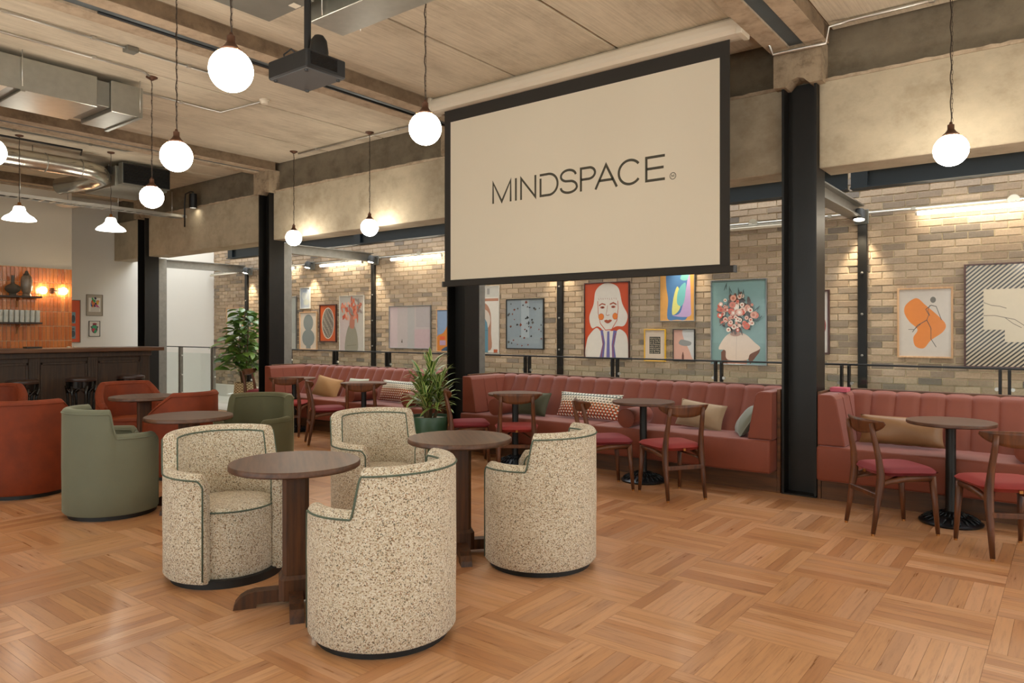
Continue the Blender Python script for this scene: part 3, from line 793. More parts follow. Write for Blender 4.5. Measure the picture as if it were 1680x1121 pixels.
case = MB().prism([(-.09, oz(3.86)), (-.095, oz(3.90)), (-.088, oz(3.945)), (-.06, oz(3.972)), (.06, oz(3.976)), (.085, oz(3.97)), (.085, oz(3.83)), (.03, oz(3.822)), (-.03, oz(3.822)), (-.07, oz(3.83))], ox(-5.62), ox(-2.11), 'x').build('casing', M['casing'], t); fixn(case)
for x in (-5.6, -2.13): MB().rbox((ox(x)-.025, -.1, oz(3.815)), (ox(x)+.025, .09, oz(3.979)), .005).build('casing_end', M['casing'], t)
# wordmark strokes, metres on the screen plane: (x, z)
st = .0235
def strip(mb, pts, w=st, y=-.0045):
    """flat stroke of width w along a polyline in the x-z plane"""
    pts = [q for i, q in enumerate(pts) if i == 0 or math.dist(q, pts[i-1]) > .004]
    n = len(pts); L = []; Rr = []
    for i in range(n):
        p = Vector(pts[i]); d0 = (Vector(pts[i])-Vector(pts[i-1])).normalized() if i else None
        d1 = (Vector(pts[i+1])-Vector(pts[i])).normalized() if i < n-1 else None
        if d0 is None: d = d1; k = 1
        elif d1 is None: d = d0; k = 1
        else:
            d = (d0+d1).normalized(); k = min(2.5, 1/max(.3, d.dot(d1)))
        nn = Vector((-d.y, d.x))*w/2*k; L.append(p+nn); Rr.append(p-nn)
    vs = [(q.x, y, q.y) for q in L] + [(q.x, y, q.y) for q in Rr]
    mb.add(vs, [(n+i, n+i+1, i+1, i) for i in range(n-1)])
def arc(cx, cz, rx, rz, a0, a1, n=20): return [(cx+rx*math.cos(R(a0+(a1-a0)*i/n)), cz+rz*math.sin(R(a0+(a1-a0)*i/n))) for i in range(n+1)]
B0, T0 = 2.737, 2.965; h2 = st/2
lets = {'M': [[(-4.76, B0), (-4.76, T0-.012), (-4.645, B0+.012), (-4.53, T0-.012), (-4.53, B0)]], 'I': [[(-4.462, B0), (-4.462, T0)]],
 'N': [[(-4.396, B0), (-4.396, T0-.012), (-4.218, B0+.012), (-4.218, T0)]],
 'D': [[(-4.155, 2.92), (-4.155, B0+h2), (-4.06, B0+h2)] + arc(-4.06, 2.851, .108, .1035, -90, 90) + [(-4.165, T0-h2)]],
 'S': [arc(-3.828, 2.905, .085, .0555, 5, 180, 14) + arc(-3.828, 2.905, .085, .052, 190, 250, 6) + arc(-3.822, 2.797, .09, .058, 70, 0, 8) + arc(-3.822, 2.797, .092, .0535, -5, -180, 14)],
 'P': [[(-3.685, B0), (-3.685, T0-h2), (-3.60, T0-h2)] + arc(-3.60, 2.901, .07, .0535, 90, -90, 12) + [(-3.685, 2.8475)]],
 'A': [[(-3.525, B0), (-3.412, T0-.012), (-3.298, B0)], [(-3.485, 2.812), (-3.338, 2.812)]],
 'C': [arc(-3.165, 2.852, .113, .108, 38, 322, 26)],
 'E': [[(-2.82, T0-h2), (-3.0, T0-h2), (-3.0, B0+h2), (-2.82, B0+h2)], [(-3.0, 2.853), (-2.832, 2.853)]]}
for ch, sts in lets.items():
    mb = MB()
    for p in sts: strip(mb, [(ox(x), oz(z)) for x, z in p])
    mb.build('letter', M['letter'], sc)
mb = MB(); cc = [(ox(x), oz(z)) for x, z in arc(-2.745, 2.762, .028, .028, 0, 360, 28)]; strip(mb, cc, .006)
strip(mb, [(ox(x), oz(z)) for x, z in ((-2.757, 2.75), (-2.757, 2.774), (-2.745, 2.757), (-2.733, 2.774), (-2.733, 2.75))], .005); mb.build('registered_mark', M['letter'], sc)
# ------------------------------------------------------------------ projector on pole
t = thing('projector', 'black ceiling projector on a pole mount', 'projector', (-3.86, 2.83, 3.02))
MB().rbox((-.2, -.15, .0), (.2, .15, .115), .008).build('body', M['black'], t)
MB().rbox((-.19, -.14, -.004), (.19, .14, .001), .001).build('underside_plate', M['dgrey'], t)
for x in (-.16, .16):
    for y in (-.12, .12): MB().lathe([(0, -.012), (.012, -.012), (.014, 0)], 10).build('foot', M['black'], t, (x, y, -.002))
MB().lathe([(.045, 0), (.045, .03), (.03, .03), (.028, .02), (0, .018)], 20).build('lens', M['blackg'], t, (.08, .145, .06), (R(-90), 0, 0))
for k in range(11): MB().box((.199, -.12, .025+.007*k), (.2025, .08, .029+.007*k)).build('vent_slat', M['blackg'], t)
MB().lathe([(.022, .115), (.022, .95)], 14).build('pole', M['black'], t, (-.02, .02, 0))
MB().rbox((-.09, -.06, .115), (.05, .08, .16), .005).build('mount_arm', M['black'], t)
MB().lathe([(0, 0), (.055, 0), (.06, .06), (.05, .13), (.03, .16), (0, .168)], 20).build('cable_cover', M['black'], t, (.07, .04, .113))
MB().tube([(-.15, -.05, .115), (-.16, -.06, .18), (-.11, -.04, .21), (-.05, 0, .15)], .006, 8).build('cable', M['black'], t)
fc = bpy.data.curves.new('maker_name', 'FONT'); fc.body = 'EPSON'; fc.size = .03; fc.extrude = .0004
fo = inst('maker_name', fc, t, (-.201, -.02, .045), (R(90), 0, R(-90))); fo.data.materials.append(M['casing'])
bpy.context.view_layer.update(); me = bpy.data.meshes.new_from_object(fo); bpy.data.objects.remove(fo)
inst('maker_name', me, t, (-.2015, .03, .045), (R(90), 0, R(-90)))
# ------------------------------------------------------------------ pendant globes
def pendant(x, y, z, label, D=.224):
    t = thing('globe_pendant', label, 'lamp', (x, y, z), 0, 'opal globe pendant lamps')
    r = D/2; top = ZC-z
    prof = [(0, -r)] + [(r*math.cos(R(a)), r*math.sin(R(a))) for a in range(-80, 72, 8)]
    MB().lathe(prof, 36, cap=False).build('globe', M['globe'], t)
    rt = r*math.cos(R(68)); zt = r*math.sin(R(68))
    MB().lathe([(rt+.012, zt-.012), (rt+.013, zt+.004), (rt-.006, zt+.022), (.026, zt+.036), (.022, zt+.044), (.022, zt+.075), (.012, zt+.08), (.008, zt+.095), (0, zt+.096)], 24).build('gallery_cap', M['copper'], t)
    for q in range(3): MB().lathe([(0, 0), (.004, 0), (.004, .014), (0, .014)], 8).build('thumb_screw', M['brass'], t, ((rt+.01)*math.cos(q*2.1), (rt+.01)*math.sin(q*2.1), zt-.004), (0, R(90), q*2.1))
    zz = zt+.09; n = 28
    MB().tube([(.004*math.sin(i*1.3), .004*math.cos(i*1.9), zz+(top-zz-.03)*i/n) for i in range(n+1)], .0038, 6).build('flex', M['cord'], t)
    ch = MB(); L = .034; k = int((top-zz-.04)/L)
    for i in range(k):
        z0 = zz+i*L+L*.5; pts = [(.0045*math.cos(a), 0, z0+L*.62*math.sin(a)) for a in [2*PI*j/8 for j in range(8)]]
        if i % 2: pts = [(0, p[0], p[2]) for p in pts]
        ch.tube([(p[0]+.008, p[1], p[2]) for p in pts], .0013, 4, closed=True)
    ch.build('chain', M['cord'], t)
    MB().lathe([(0, top), (.055, top), (.055, top-.008), (.03, top-.022), (.012, top-.034), (0, top-.036)], 24).build('canopy', M['copper'], t)
    return t
PEN = [(-3.50, 2.09, 2.79, 'opal globe pendant hanging beside the projector over the cream chairs'), (-5.2, 2.67, 2.70, 'opal globe pendant hanging over the round table with green chairs'),
 (-3.55, 3.58, 2.82, 'opal globe pendant at the corner of the projection screen'), (-7.35, 3.52, 2.77, 'opal globe pendant over the orange chairs near the air conditioner'),
 (-8.79, 6.22, 2.745, 'opal globe pendant against the plaster beam beside the black column'), (-7.17, 6.22, 2.75, 'opal globe pendant against the plaster beam between column and screen'),
 (-.69, 5.95, 2.70, 'opal globe pendant hanging alone over the small iron table by the leather cushion'), (-6.6, 1.92, 2.80, 'opal globe pendant hanging beside the rectangular air duct')]
for p in PEN: pendant(*p)
for p in [(-1.4, 1.0, 2.8), (1.2, 2.4, 2.8), (1.2, 5.95, 2.8), (.6, .4, 2.8), (-4.4, -.4, 2.8), (-.9, -1.4, 2.8), (-7.4, .3, 2.8)]:  # unseen pendants added to brighten the lounge from outside the view
    pendant(*p, 'unseen opal globe pendant added for extra light over the open floor')
# ------------------------------------------------------------------ ribbed glass shades over the bar
def shade(x, y, z, label):
    t = thing('glass_shade_pendant', label, 'lamp', (x, y, z), 0, 'ribbed glass pendants over the bar')
    MB().lathe([(.05, .12), (.065, .10), (.075, .055), (.11, .015), (.165, -.02), (.19, -.05), (.193, -.062), (.188, -.062), (.16, -.028), (.10, .005), (.06, .05)], 36, cap=False).build('shade', M['shade'], t)
    MB().lathe([(0, -.02), (.03, -.01), (.04, .03), (.025, .08), (0, .09)], 16).build('bulb', M['bulb'], t)
    MB().lathe([(.055, .118), (.05, .13), (.022, .14), (.018, .17), (0, .172)], 20).build('cap', M['brass'], t)
    top = ZC-z; MB().tube([(.003*math.sin(i), .003*math.cos(i*1.7), .17+(top-.19)*i/20) for i in range(21)], .004, 6).build('flex', M['cord'], t)
    MB().lathe([(0, top), (.05, top), (.045, top-.015), (0, top-.03)], 20).build('canopy', M['copper'], t)
shade(-10.9, 3.50, 2.93, 'ribbed glass pendant shade over the bar above the vase shelf')
shade(-10.9, 4.64, 2.92, 'ribbed glass pendant shade over the bar end near the white wall')
# ------------------------------------------------------------------ ceiling services
def duct_box(mb, a, b): return mb.rbox(a, b, .004)
t = thing('rectangular_duct', 'rectangular galvanised air duct running under the ceiling toward the bar', 'duct', (-7.94, 2.2, 3.6))
duct_box(MB(), (-.36, -3.0, .02), (.36, .90, .32)).build('duct_section', M['galv'], t)
duct_box(MB(), (-.33, .90, .05), (.33, 1.03, .30)).build('neck', M['galvd'], t)
duct_box(MB(), (-.36, 1.03, .01), (.36, 1.34, .32)).build('end_box', M['galv'], t)
for y in (-.6, .25, 1.30, -1.5):
    for x in (-.385, .385): MB().tube([(x, y, .05), (x, y, .38)], .004, 6).build('hanger_rod', M['chrome'], t)
    MB().rbox((-.40, y-.02, -.005), (.40, y+.02, .012), .003).build('hanger_rail', M['galv'], t)
MB().box((-.362, .02, .018), (.362, .14, .0195)).build('seam_strip', M['casing'], t)
t = thing('supply_duct', 'short galvanised supply duct above the projector', 'duct', (-3.5, 3.3, 3.6))
duct_box(MB(), (-.77, -.15, 0), (1.0, .15, .30)).build('duct_section', M['galv'], t)
duct_box(MB(), (-1.15, -.75, .08), (-.62, -.22, .34)).build('branch_box', M['galvd'], t)
MB().box((-.80, -.30, .074), (-.74, -.24, .079)).build('sticker', M['casing'], t)
for x in (-.6, .5):
    for y in (-.17, .17): MB().tube([(x, y, .0), (x, y, .38)], .004, 6).build('hanger_rod', M['chrome'], t)
# round foil duct with elbow, then fan coil
t = thing('round_duct', 'round foil duct bending toward the fan coil unit', 'duct', (-11.2, 3.0, 3.74))
MB().tube([(0, -2.5, 0), (0, 1.2, 0), (0, 1.45, -.005), (-.05, 1.62, -.02), (-.18, 1.72, -.04), (-.4, 1.70, -.07), (-1.0, 1.45, -.12)], .125, 20).build('duct_sleeve', M['foil'], t)
for y in (-.5, .3, .9, 1.35): MB().tube([(.128*math.cos(a), y, .128*math.sin(a)) for a in [2*PI*i/24 for i in range(24)]], .006, 6, closed=True).build('duct_band', M['galv'], t)
for y in (-.4, .8): MB().tube([(-.14, y, 0), (-.14, y, .24)], .006, 6).build('hanger_rod', M['chrome'], t)
t = thing('fan_coil_unit', 'ceiling fan coil unit with black louvred grille', 'air conditioner', (-11.2, 5.29, 3.60))
MB().rbox((-1.2, -.40, .0), (-.14, .38, .30), .006).build('casing', M['galv'], t)
MB().rbox((-.13, -.36, .02), (0, .36, .34), .005).build('plenum', M['galvd'], t)
MB().box((0, -.35, .03), (.012, .35, .33)).build('grille_back', M['black'], t)
for k in range(13): MB().rbox((.008, -.345, .045+k*.0215), (.026, .345, .053+k*.0215), .001).build('louvre', M['blackg'], t, (0, 0, 0))
for y in (-.34, .34): MB().tube([(-.5, y, .3), (-.5, y, .46)], .006, 6).build('hanger_rod', M['chrome'], t)
MB().rbox((-.7, -.46, .18), (-.25, -.40, .30), .004).build('control_box', M['black'], t)
# cable tray, pipes, conduits
t = thing('cable_tray', 'slotted metal cable tray hung from the ceiling near the white wall', 'cable tray', (-12.3, 5.2, 3.38))
for x in (-.1, .1): MB().rbox((x-.004, -1.6, 0), (x+.004, 1.25, .05), .001).build('side_rail', M['chrome'], t)
for k in range(19): MB().rbox((-.1, -1.58+k*.15, .003), (.1, -1.54+k*.15, .008), .001).build('rung', M['chrome'], t)
for y in (-1.2, .2, 1.1): MB().tube([(-.12, y, 0), (-.12, y, .46)], .006, 6).build('hanger_rod', M['chrome'], t)
MB().tube([(-.03, -1.5, .02), (0, -.5, .03), (.03, .4, .02), (0, 1.2, .03)], .014, 8).build('cable', M['black'], t)
def conduit(label, path, r=.011, mat='chrome', boxes=(), group='metal conduits on the ceiling', clips=True):
    t = thing('conduit', label, 'conduit', path[0], 0, group); p0 = Vector(path[0])
    P = [Vector(p)-p0 for p in path]; MB().tube(P, r, 8).build('pipe', M[mat], t)
    if clips:
        for a, b in zip(P[:-1], P[1:]):
            k = int((b-a).length/.8)
            for i in range(k):
                c = a+(b-a)*(i+.5)/k; MB().rbox((c.x-r*1.5, c.y-r*1.5, c.z-r*1.3), (c.x+r*1.5, c.y+r*1.5, c.z+r*1.3), .002).build('clip', M[mat], t)
    for q in boxes:
        q = Vector(q)-p0; MB().rbox((q.x-.05, q.y-.05, q.z-.03), (q.x+.05, q.y+.05, q.z+.014), .004).build('junction_box', M['galvd'], t)
zc = ZC-.018
conduit('twin conduit with a square junction box on the ceiling above the duct', [(-6.72, -2, zc), (-6.72, 4.0, zc)], boxes=[(-6.72, 3.03, zc)])
conduit('straight conduit running to the pendant near the air duct', [(-7.2, -2, zc), (-7.2, 3.36, zc), (-7.28, 3.46, zc)])
conduit('bent conduit leading to the smoke detector', [(-7.84, 3.6, zc), (-7.84, 4.55, zc), (-7.15, 4.62, zc)])
conduit('conduit feeding the two pendants along the plaster beam', [(-8.79, 6.30, zc), (-7.17, 6.30, zc), (-6.3, 6.30, zc), (-6.3, 5.2, zc)])
conduit('conduit turning round the corbel beside the screen casing', [(-2.05, 6.2, 3.86), (-2.05, 6.30, 3.80), (-1.62, 6.31, 3.80), (-1.60, 6.31, 3.93), (-1.45, 6.35, 3.955), (.9, 6.35, zc)], .013, boxes=())
conduit('black sprinkler pipe below the round duct by the bar', [(-10.75, 1.5, 3.9), (-10.75, 4.2, 3.9), (-11.05, 4.3, 3.9)], .014, 'black', clips=False)
conduit('grey conduit along the ceiling past the round duct', [(-10.6, 2, zc), (-10.6, 4.7, zc), (-10.3, 4.9, zc)], .012, 'galvd', boxes=[(-10.3, 4.9, zc)])
conduit('black cable run along the beam from projector to screen', [(-5.86, 2.4, ZS-.006), (-5.86, 6.3, ZS-.006)], .012, 'black', clips=False)
t = thing('smoke_detector', 'white smoke detector on the ceiling', 'detector', (-7.08, 4.63, ZC))
MB().lathe([(0, -.05), (.035, -.05), (.045, -.035), (.05, -.02), (.055, -.018), (.055, 0), (0, 0)], 24).build('body', M['casing'], t)
t = thing('ceiling_sensor', 'black dome device hung on the ceiling beside the pendant flex', 'sensor', (-4.62, 2.36, 3.87))
MB().lathe([(0, -.03), (.05, -.025), (.075, -.005), (.08, .02), (.075, .04), (.03, .05), (0, .052)], 10).build('body', M['blackg'], t)
MB().tube([(.02, 0, .04), (.05, .02, .11)], .008, 8).build('arm', M['black'], t)
t = thing('emergency_light', 'small square emergency light on the ceiling by the screen casing', 'light', (-4.05, 3.85, ZC))
MB().rbox((-.06, -.06, -.06), (.06, .06, 0), .004).build('housing', M['galvd'], t); MB().rbox((-.05, -.05, -.068), (.05, .05, -.06), .003).build('diffuser', M['casing'], t)
t = thing('cylinder_spotlight', 'black cylinder spotlight bracketed from the wall by the fan coil unit', 'light', (-11.9, 6.4, 3.62))
MB().lathe([(0, .14), (.065, .14), (.065, -.1), (.05, -.1), (.05, -.06), (0, -.06)], 24).build('head', M['black'], t)
MB().lathe([(0, -.085), (.048, -.085), (.048, -.08), (0, -.08)], 20).build('lamp_face', M['spotface'], t)
MB().tube([(0, 0, .14), (0, 0, .17), (-.08, 0, .19), (-.25, 0, .17), (-.28, 0, 0), (-.28, 0, -.4)], .014, 8).build('bracket', M['black'], t)
t = thing('access_point', 'white oval wireless device hung near the cable tray', 'device', (-12.7, 4.75, 3.42))
MB().lathe([(0, -.03), (.1, -.025), (.16, -.005), (.165, .01), (.1, .02), (0, .02)], 28).build('body', M['casing'], t); MB().tube([(0, 0, .02), (0, 0, .56)], .005, 6).build('hanger_rod', M['chrome'], t)
# ------------------------------------------------------------------ lighting on the brick wall
conduit('steel conduit along the brick wall above the pictures', [(-15.0, 8.57, 2.70), (2.4, 8.57, 2.70)], .013, group='wall conduits')
def tube_light(x0, x1, label, on=True):
    t = thing('linear_wall_light', label, 'light', (x0, 8.48, 2.635), 0, 'linear lights on the brick wall')
    L = x1-x0; MB().tube([(0, 0, 0), (L, 0, 0)], .020, 14).build('tube', M['tube'] if on else M['casing'], t)
    for x in (-.02, L): MB().tube([(x, 0, 0), (x+.02, 0, 0)], .022, 12).build('end_cap', M['casing'], t)
    MB().rbox((0, -.008, .018), (L, .03, .034), .003).build('backing', M['galv'], t)
    for q in (L*.5,):
        MB().rbox((q-.02, 0, .03), (q+.02, .09, .05), .003).build('arm', M['chrome'], t); MB().lathe([(0, 0), (.05, 0), (.05, .03), (0, .03)], 16).build('junction_box', M['chrome'], t, (q, .10, .065), (R(90), 0, 0))
tube_light(-1.28, .35, 'lit linear tube on brick beside the right steel bracket')
tube_light(-9.22, -8.05, 'lit linear tube on brick left of the projection screen')
tube_light(-11.15, -9.98, 'lit linear tube on brick between two wall spots above the vase print')
tube_light(-12.9, -11.95, 'lit linear tube on brick next to the black column')
tube_light(-3.6, -2.45, 'unlit linear tube on brick right of the projection screen', False)
tube_light(-15.0, -13.95, 'unlit linear tube on brick above the leafy plant', False)
tube_light(-6.9, -5.2, 'lit linear tube on brick hidden behind the projection screen')
def wall_spot(x, label):
    t = thing('wall_spotlight', label, 'light', (x, 8.40, 2.66), 0, 'spotlights on the brick wall')
    MB().rbox((-.07, .15, -.08), (.07, .17, .08), .004).build('mount_plate', M['galvd'], t)
    MB().lathe([(0, .085), (.045, .07), (.062, .03), (.065, -.05), (.058, -.05), (.052, -.035), (0, -.035)], 22).build('head', M['dgrey'], t, (0, .05, .0), (R(-14), 0, 0))
    MB().lathe([(0, -.042), (.05, -.042), (.05, -.036), (0, -.036)], 18).build('lamp_face', M['spotface'], t, (0, .05, 0), (R(-14), 0, 0))
    MB().tube([(0, .05, .06), (0, .16, .05)], .014, 8).build('knuckle', M['dgrey'], t)
    l = bpy.data.lights.new('spot_beam', 'SPOT'); l.energy = SPOT_W; l.color = (1, .86, .62); l.spot_size = R(62); l.spot_blend = .7; l.shadow_soft_size = .03
    o = link(bpy.data.objects.new('spot_beam', l)); o.parent = t; o.location = (0, .02, -.075); o.rotation_euler = (R(14), 0, 0)
for x, lb in ((-1.83, 'grey wall spotlight at the bracket above the orange figure print'), (-5.80, 'grey wall spotlight behind the projection screen'), (-9.70, 'grey wall spotlight at the bracket left of the screen'),
  (-11.5, 'grey wall spotlight over the small blue print'), (-13.6, 'grey wall spotlight above the leafy plant'), (-3.85, 'grey wall spotlight behind the screen above the arch print')): wall_spot(x, lb)
# ------------------------------------------------------------------ pictures
def ell(cx, cy, rx, ry, n=18, a=0):
    c, s = math.cos(R(a)), math.sin(R(a)); out = []
    for i in range(n):
        q = 2*PI*i/n; x, y = rx*math.cos(q), ry*math.sin(q); out.append((cx+x*c-y*s, cy+x*s+y*c))
    return out
def rect(x0, y0, x1, y1): return [(x0, y0), (x1, y0), (x1, y1), (x0, y1)]
def stroke(pts, w, asp=1.0):
    n = len(pts); L = []; Rr = []
    for i in range(n):
        a = Vector(pts[max(0, i-1)]); b = Vector(pts[min(n-1, i+1)]); d = (b-a).normalized(); nn = Vector((-d.y, d.x))*w/2; p = Vector(pts[i])
        L.append((p.x+nn.x, p.y+nn.y)); Rr.append((p.x-nn.x, p.y-nn.y))
    return L + Rr[::-1]
def blob(pts, k=6):
    n = len(pts); out = []
    for i in range(n):
        p0, p1, p2, p3 = (Vector(pts[(i+j-1) % n]) for j in range(4))
        for q in range(k):
            t = q/k; v = .5*((2*p1)+(-p0+p2)*t+(2*p0-5*p1+4*p2-p3)*t*t+(-p0+3*p1-3*p2+p3)*t**3); out.append((v.x, v.y))
    return out
def picture(label, a0, a1, z0, z1, frame, fw_, bg, shapes, wall='rear', depth=.03, group='framed pictures on the brick wall'):
    w = a1-a0; h = z1-z0
    if wall == 'rear': t = thing('framed_picture', label, 'picture', ((a0+a1)/2, 8.597, z0), 0, group)
    else: t = thing('framed_picture', label, 'picture', (-15.1+.001, (a0+a1)/2, z0), R(90), group)
    d = depth
    mb = MB(); f = fw_
    for a, b in (((-w/2, -d, 0), (-w/2+f, 0, h)), ((w/2-f, -d, 0), (w/2, 0, h)), ((-w/2+f, -d, 0), (w/2-f, 0, f)), ((-w/2+f, -d, h-f), (w/2-f, 0, h))): mb.rbox(a, b, .0015)
    mb.build('frame', frame, t)
    pw_, ph_ = w-2*f, h-2*f
    mats = [ink(bg)]; idx = {bg: 0}; p = MB(); y = -d*.55
    p.add([(-pw_/2, y, f), (pw_/2, y, f), (pw_/2, y, f+ph_), (-pw_/2, y, f+ph_)], [(0, 1, 2, 3)])
    for k, (c, pts) in enumerate(shapes):
        if c not in idx: idx[c] = len(mats); mats.append(ink(c))
        yy = y-.00012*(k+1)
        pts = [(min(1, max(0, q[0])), min(1, max(0, q[1]))) for q in pts]
        p.add([((q[0]-.5)*pw_, yy, f+q[1]*ph_) for q in pts], [tuple(range(len(pts)))], idx[c])
    p.build('print', mats, t)
    return t
FR = {'oak': wood('frame_oak', '#b58a60', '#cfa880', .5), 'walnut': wood('frame_walnut', '#3a1f16', '#52302a', .4), 'black': M['black'], 'alu': plain('frame_alu', '#8d9090', .35, .8), 'yellow': plain('frame_yellow', '#d6a52c', .5), 'white': plain('frame_white', '#c9c6ba', .5), 'taupe': plain('frame_taupe', '#7d7464', .6)}
pr = random.Random(3)
# woman illustration
cream = '#d8cec0'; ora = '#c2481f'; pur = '#6b659a'; ln = '#a3492a'
sh = [(cream, blob([(.16, .40), (.10, .55), (.20, .72), (.25, .90), (.42, .99), (.62, .99), (.78, .92), (.86, .72), (.98, .56), (.90, .43), (.72, .42), (.50, .36), (.30, .42)])),
 (cream, blob([(.02, 0), (.04, .22), (.12, .32), (.28, .40), (.40, .30), (.42, .15), (.36, 0)])), (cream, blob([(.66, 0), (.66, .18), (.72, .34), (.82, .38), (.96, .30), (.99, .12), (.97, 0)])),
 (cream, rect(.34, 0, .70, .36)),
 (pur, [(.34, 0), (.44, 0), (.47, .20), (.42, .37), (.36, .37), (.41, .18)]), (pur, [(.50, 0), (.58, 0), (.57, .36), (.52, .36)]), (pur, [(.63, 0), (.72, 0), (.68, .16), (.74, .36), (.66, .37), (.62, .18)]),
 (cream, ell(.51, .55, .22, .20)), (ora, stroke([(.30, .76), (.31, .60), (.36, .46), (.48, .37), (.62, .38), (.74, .50), (.77, .66), (.76, .76)], .012)),
 (ora, ell(.38, .55, .065, .045)), (ora, ell(.70, .555, .06, .045)),
 ('#dd7a2f', ell(.38, .55, .058, .04)), ('#dd7a2f', ell(.70, .555, .053, .04)),
 (ln, stroke([(.33, .70), (.40, .725), (.48, .71)], .018)), (ln, stroke([(.58, .715), (.66, .735), (.73, .71)], .018)),
 (ln, ell(.41, .675, .05, .016)), (ln, ell(.66, .68, .048, .016)), ('#5a2a18', ell(.415, .675, .016, .013)), ('#5a2a18', ell(.655, .68, .016, .013)),
 (ln, stroke([(.53, .70), (.51, .62), (.49, .575), (.53, .565), (.57, .575)], .008)), (ln, blob([(.45, .495), (.50, .51), (.54, .503), (.58, .512), (.63, .50), (.56, .465), (.50, .466)], 4)),
 (ln, stroke([(.47, .495), (.54, .49), (.61, .497)], .004))]
for k in range(9):
    x = .32+.05*k; sh.append((ln, stroke([(x, .80), (x+.012, .77+.02*pr.random())], .006)))
sh += [(ln, stroke([(.40, .30), (.43, .20), (.38, 0)], .012)), (ln, stroke([(.66, 0), (.65, .17), (.71, .33)], .012))]
picture('illustrated woman with white hair and orange cheeks on an orange ground', -5.40, -4.69, 1.035, 2.085, FR['walnut'], .014, ora, sh)
# blossoms instead of a head
sh = [('#78948f', rect(0, 0, 1, .25)), ('#6e4634', [(.18, 0), (.18, .14), (.28, .20), (.32, 0)]), ('#6e4634', [(.72, 0), (.66, .10), (.80, .17), (.90, .18), (.88, .14)]), ('#a2705c', rect(.30, 0, .66, .06)),
 ('#d9c2ad', blob([(.30, .05), (.26, .16), (.13, .18), (.25, .32), (.40, .38), (.62, .36), (.80, .26), (.90, .19), (.72, .12), (.65, .05)], 5)), ('#b8a08c', stroke([(.46, .05), (.47, .34)], .006)), ('#b08570', ell(.45, .36, .10, .03))]
for k in range(95):
    a = pr.uniform(0, 2*PI); r = pr.random()**.6; x = .48+.33*r*math.cos(a); y = .60+.23*r*math.sin(a)
    sh.append((pr.choice(['#4c4744', '#5e4a42', '#54645e', '#6d5144']), ell(x, y, pr.uniform(.02, .06), pr.uniform(.012, .03), 8, pr.uniform(0, 180))))
for k in range(78):
    a = pr.uniform(0, 2*PI); r = pr.random()**.55; x = .48+.36*r*math.cos(a); y = .61+.22*r*math.sin(a); s = pr.uniform(.022, .062)
    c = pr.choice(['#d99a80', '#e2b29c', '#cf7259', '#e8d2bd', '#d65a3e', '#e6c0aa']); sh.append((c, ell(x, y, s, s*.66, 9)))
    sh.append((pr.choice(['#c2452c', '#b86a50', '#f0e0d0']), ell(x, y, s*.45, s*.3, 7)))
for x, y, a in ((.28, .93, 60), (.36, .88, 100), (.52, .86, 92), (.60, .84, 70), (.90, .55, 20), (.84, .52, 10), (.16, .62, 160), (.86, .66, 30), (.22, .48, 200)):
    sh.append(('#40504c', ell(x, y, .06, .008, 8, a))); sh.append(('#40504c', ell(x+.02, y, .04, .007, 8, a+25)))
picture('teal collage of a figure in a cream blouse with flowers for a head', -3.555, -2.865, 1.005, 2.04, FR['alu'], .012, '#7c9994', sh)
# arch painting
sh = [('#4f79a8', blob([(.22, .04), (.24, .40), (.18, .70), (.24, 1), (.80, 1), (.84, .6), (.80, .06), (.5, .02)], 4)), ('#b79cc4', blob([(.36, .10), (.60, .16), (.76, .60), (.86, .95), (.90, .3), (.86, .08)], 5)), ('#d6d27c', blob([(.36, .12), (.40, .45), (.52, .66), (.62, .40), (.56, .20)], 5)), ('#6fb5b5', blob([(.50, .35), (.55, .60), (.75, .72), (.72, .40), (.62, .28)], 5)), ('#78b7b4', blob([(.60, .80), (.70, .95), (.86, 1), (.80, .78)], 4))]
picture('abstract painting of a blue arch with ochre border under the screen edge', -4.25, -3.765, 1.54, 2.22, FR['alu'], .008, '#d39a52', sh)
# maze print in yellow frame
sh = [('#23241c', rect(.22, .22, .78, .78))]
for i in range(8):
    for j in range(8):
        x = .24+.066*i; y = .24+.066*j
        pts = pr.choice([[(x, y+.03), (x+.03, y+.03), (x+.05, y)], [(x, y), (x+.03, y+.05)], [(x, y+.05), (x+.03, y+.02), (x+.06, y+.03)], [(x+.03, y), (x+.03, y+.055)]]); sh.append(('#cdbba2', stroke(pts, .016)))
picture('small print of a black and white maze in a yellow frame', -4.47, -4.165, 1.02, 1.44, FR['yellow'], .012, '#cdb9a4', sh)
sh = [('#c9c6c2', blob([(.45, 1), (.5, .7), (.75, .35), (.9, .1), (1, .1), (1, 1)], 4)), ('#8d8c88', blob([(.25, .55), (.35, .68), (.6, .66), (.85, .6), (.8, .5), (.5, .48)], 5)), ('#6b4032', rect(0, 0, 1, .04)), ('#6b4032', [(.40, .04), (.40, .16), (.44, .28), (.47, .28), (.50, .16), (.50, .04)])]
picture('small pink and grey collage with a brown bottle', -4.06, -3.765, 1.03, 1.44, FR['black'], .008, '#cf9f8c', sh)
# speckled grey print
sh = [('#9aa3a6', rect(.40, .22, .62, 1)), ('#8a9497', rect(.1, .1, .9, .22))]
for k in range(42):
    x, y = pr.uniform(.04, .96), pr.uniform(.05, .95); s = pr.uniform(.018, .045)
    sh.append((pr.choice(['#33312f', '#2b2b2b', '#7a3a2a', '#55504a']), [(x+s*pr.uniform(.5, 1.2)*math.cos(q), y+s*pr.uniform(.4, 1.2)*math.sin(q)) for q in (0, 1.6, 3.1, 4.4)]))
picture('grey blue print scattered with dark specks in a thin black frame', -6.79, -6.09, 1.145, 1.895, FR['black'], .014, '#848f94', sh)
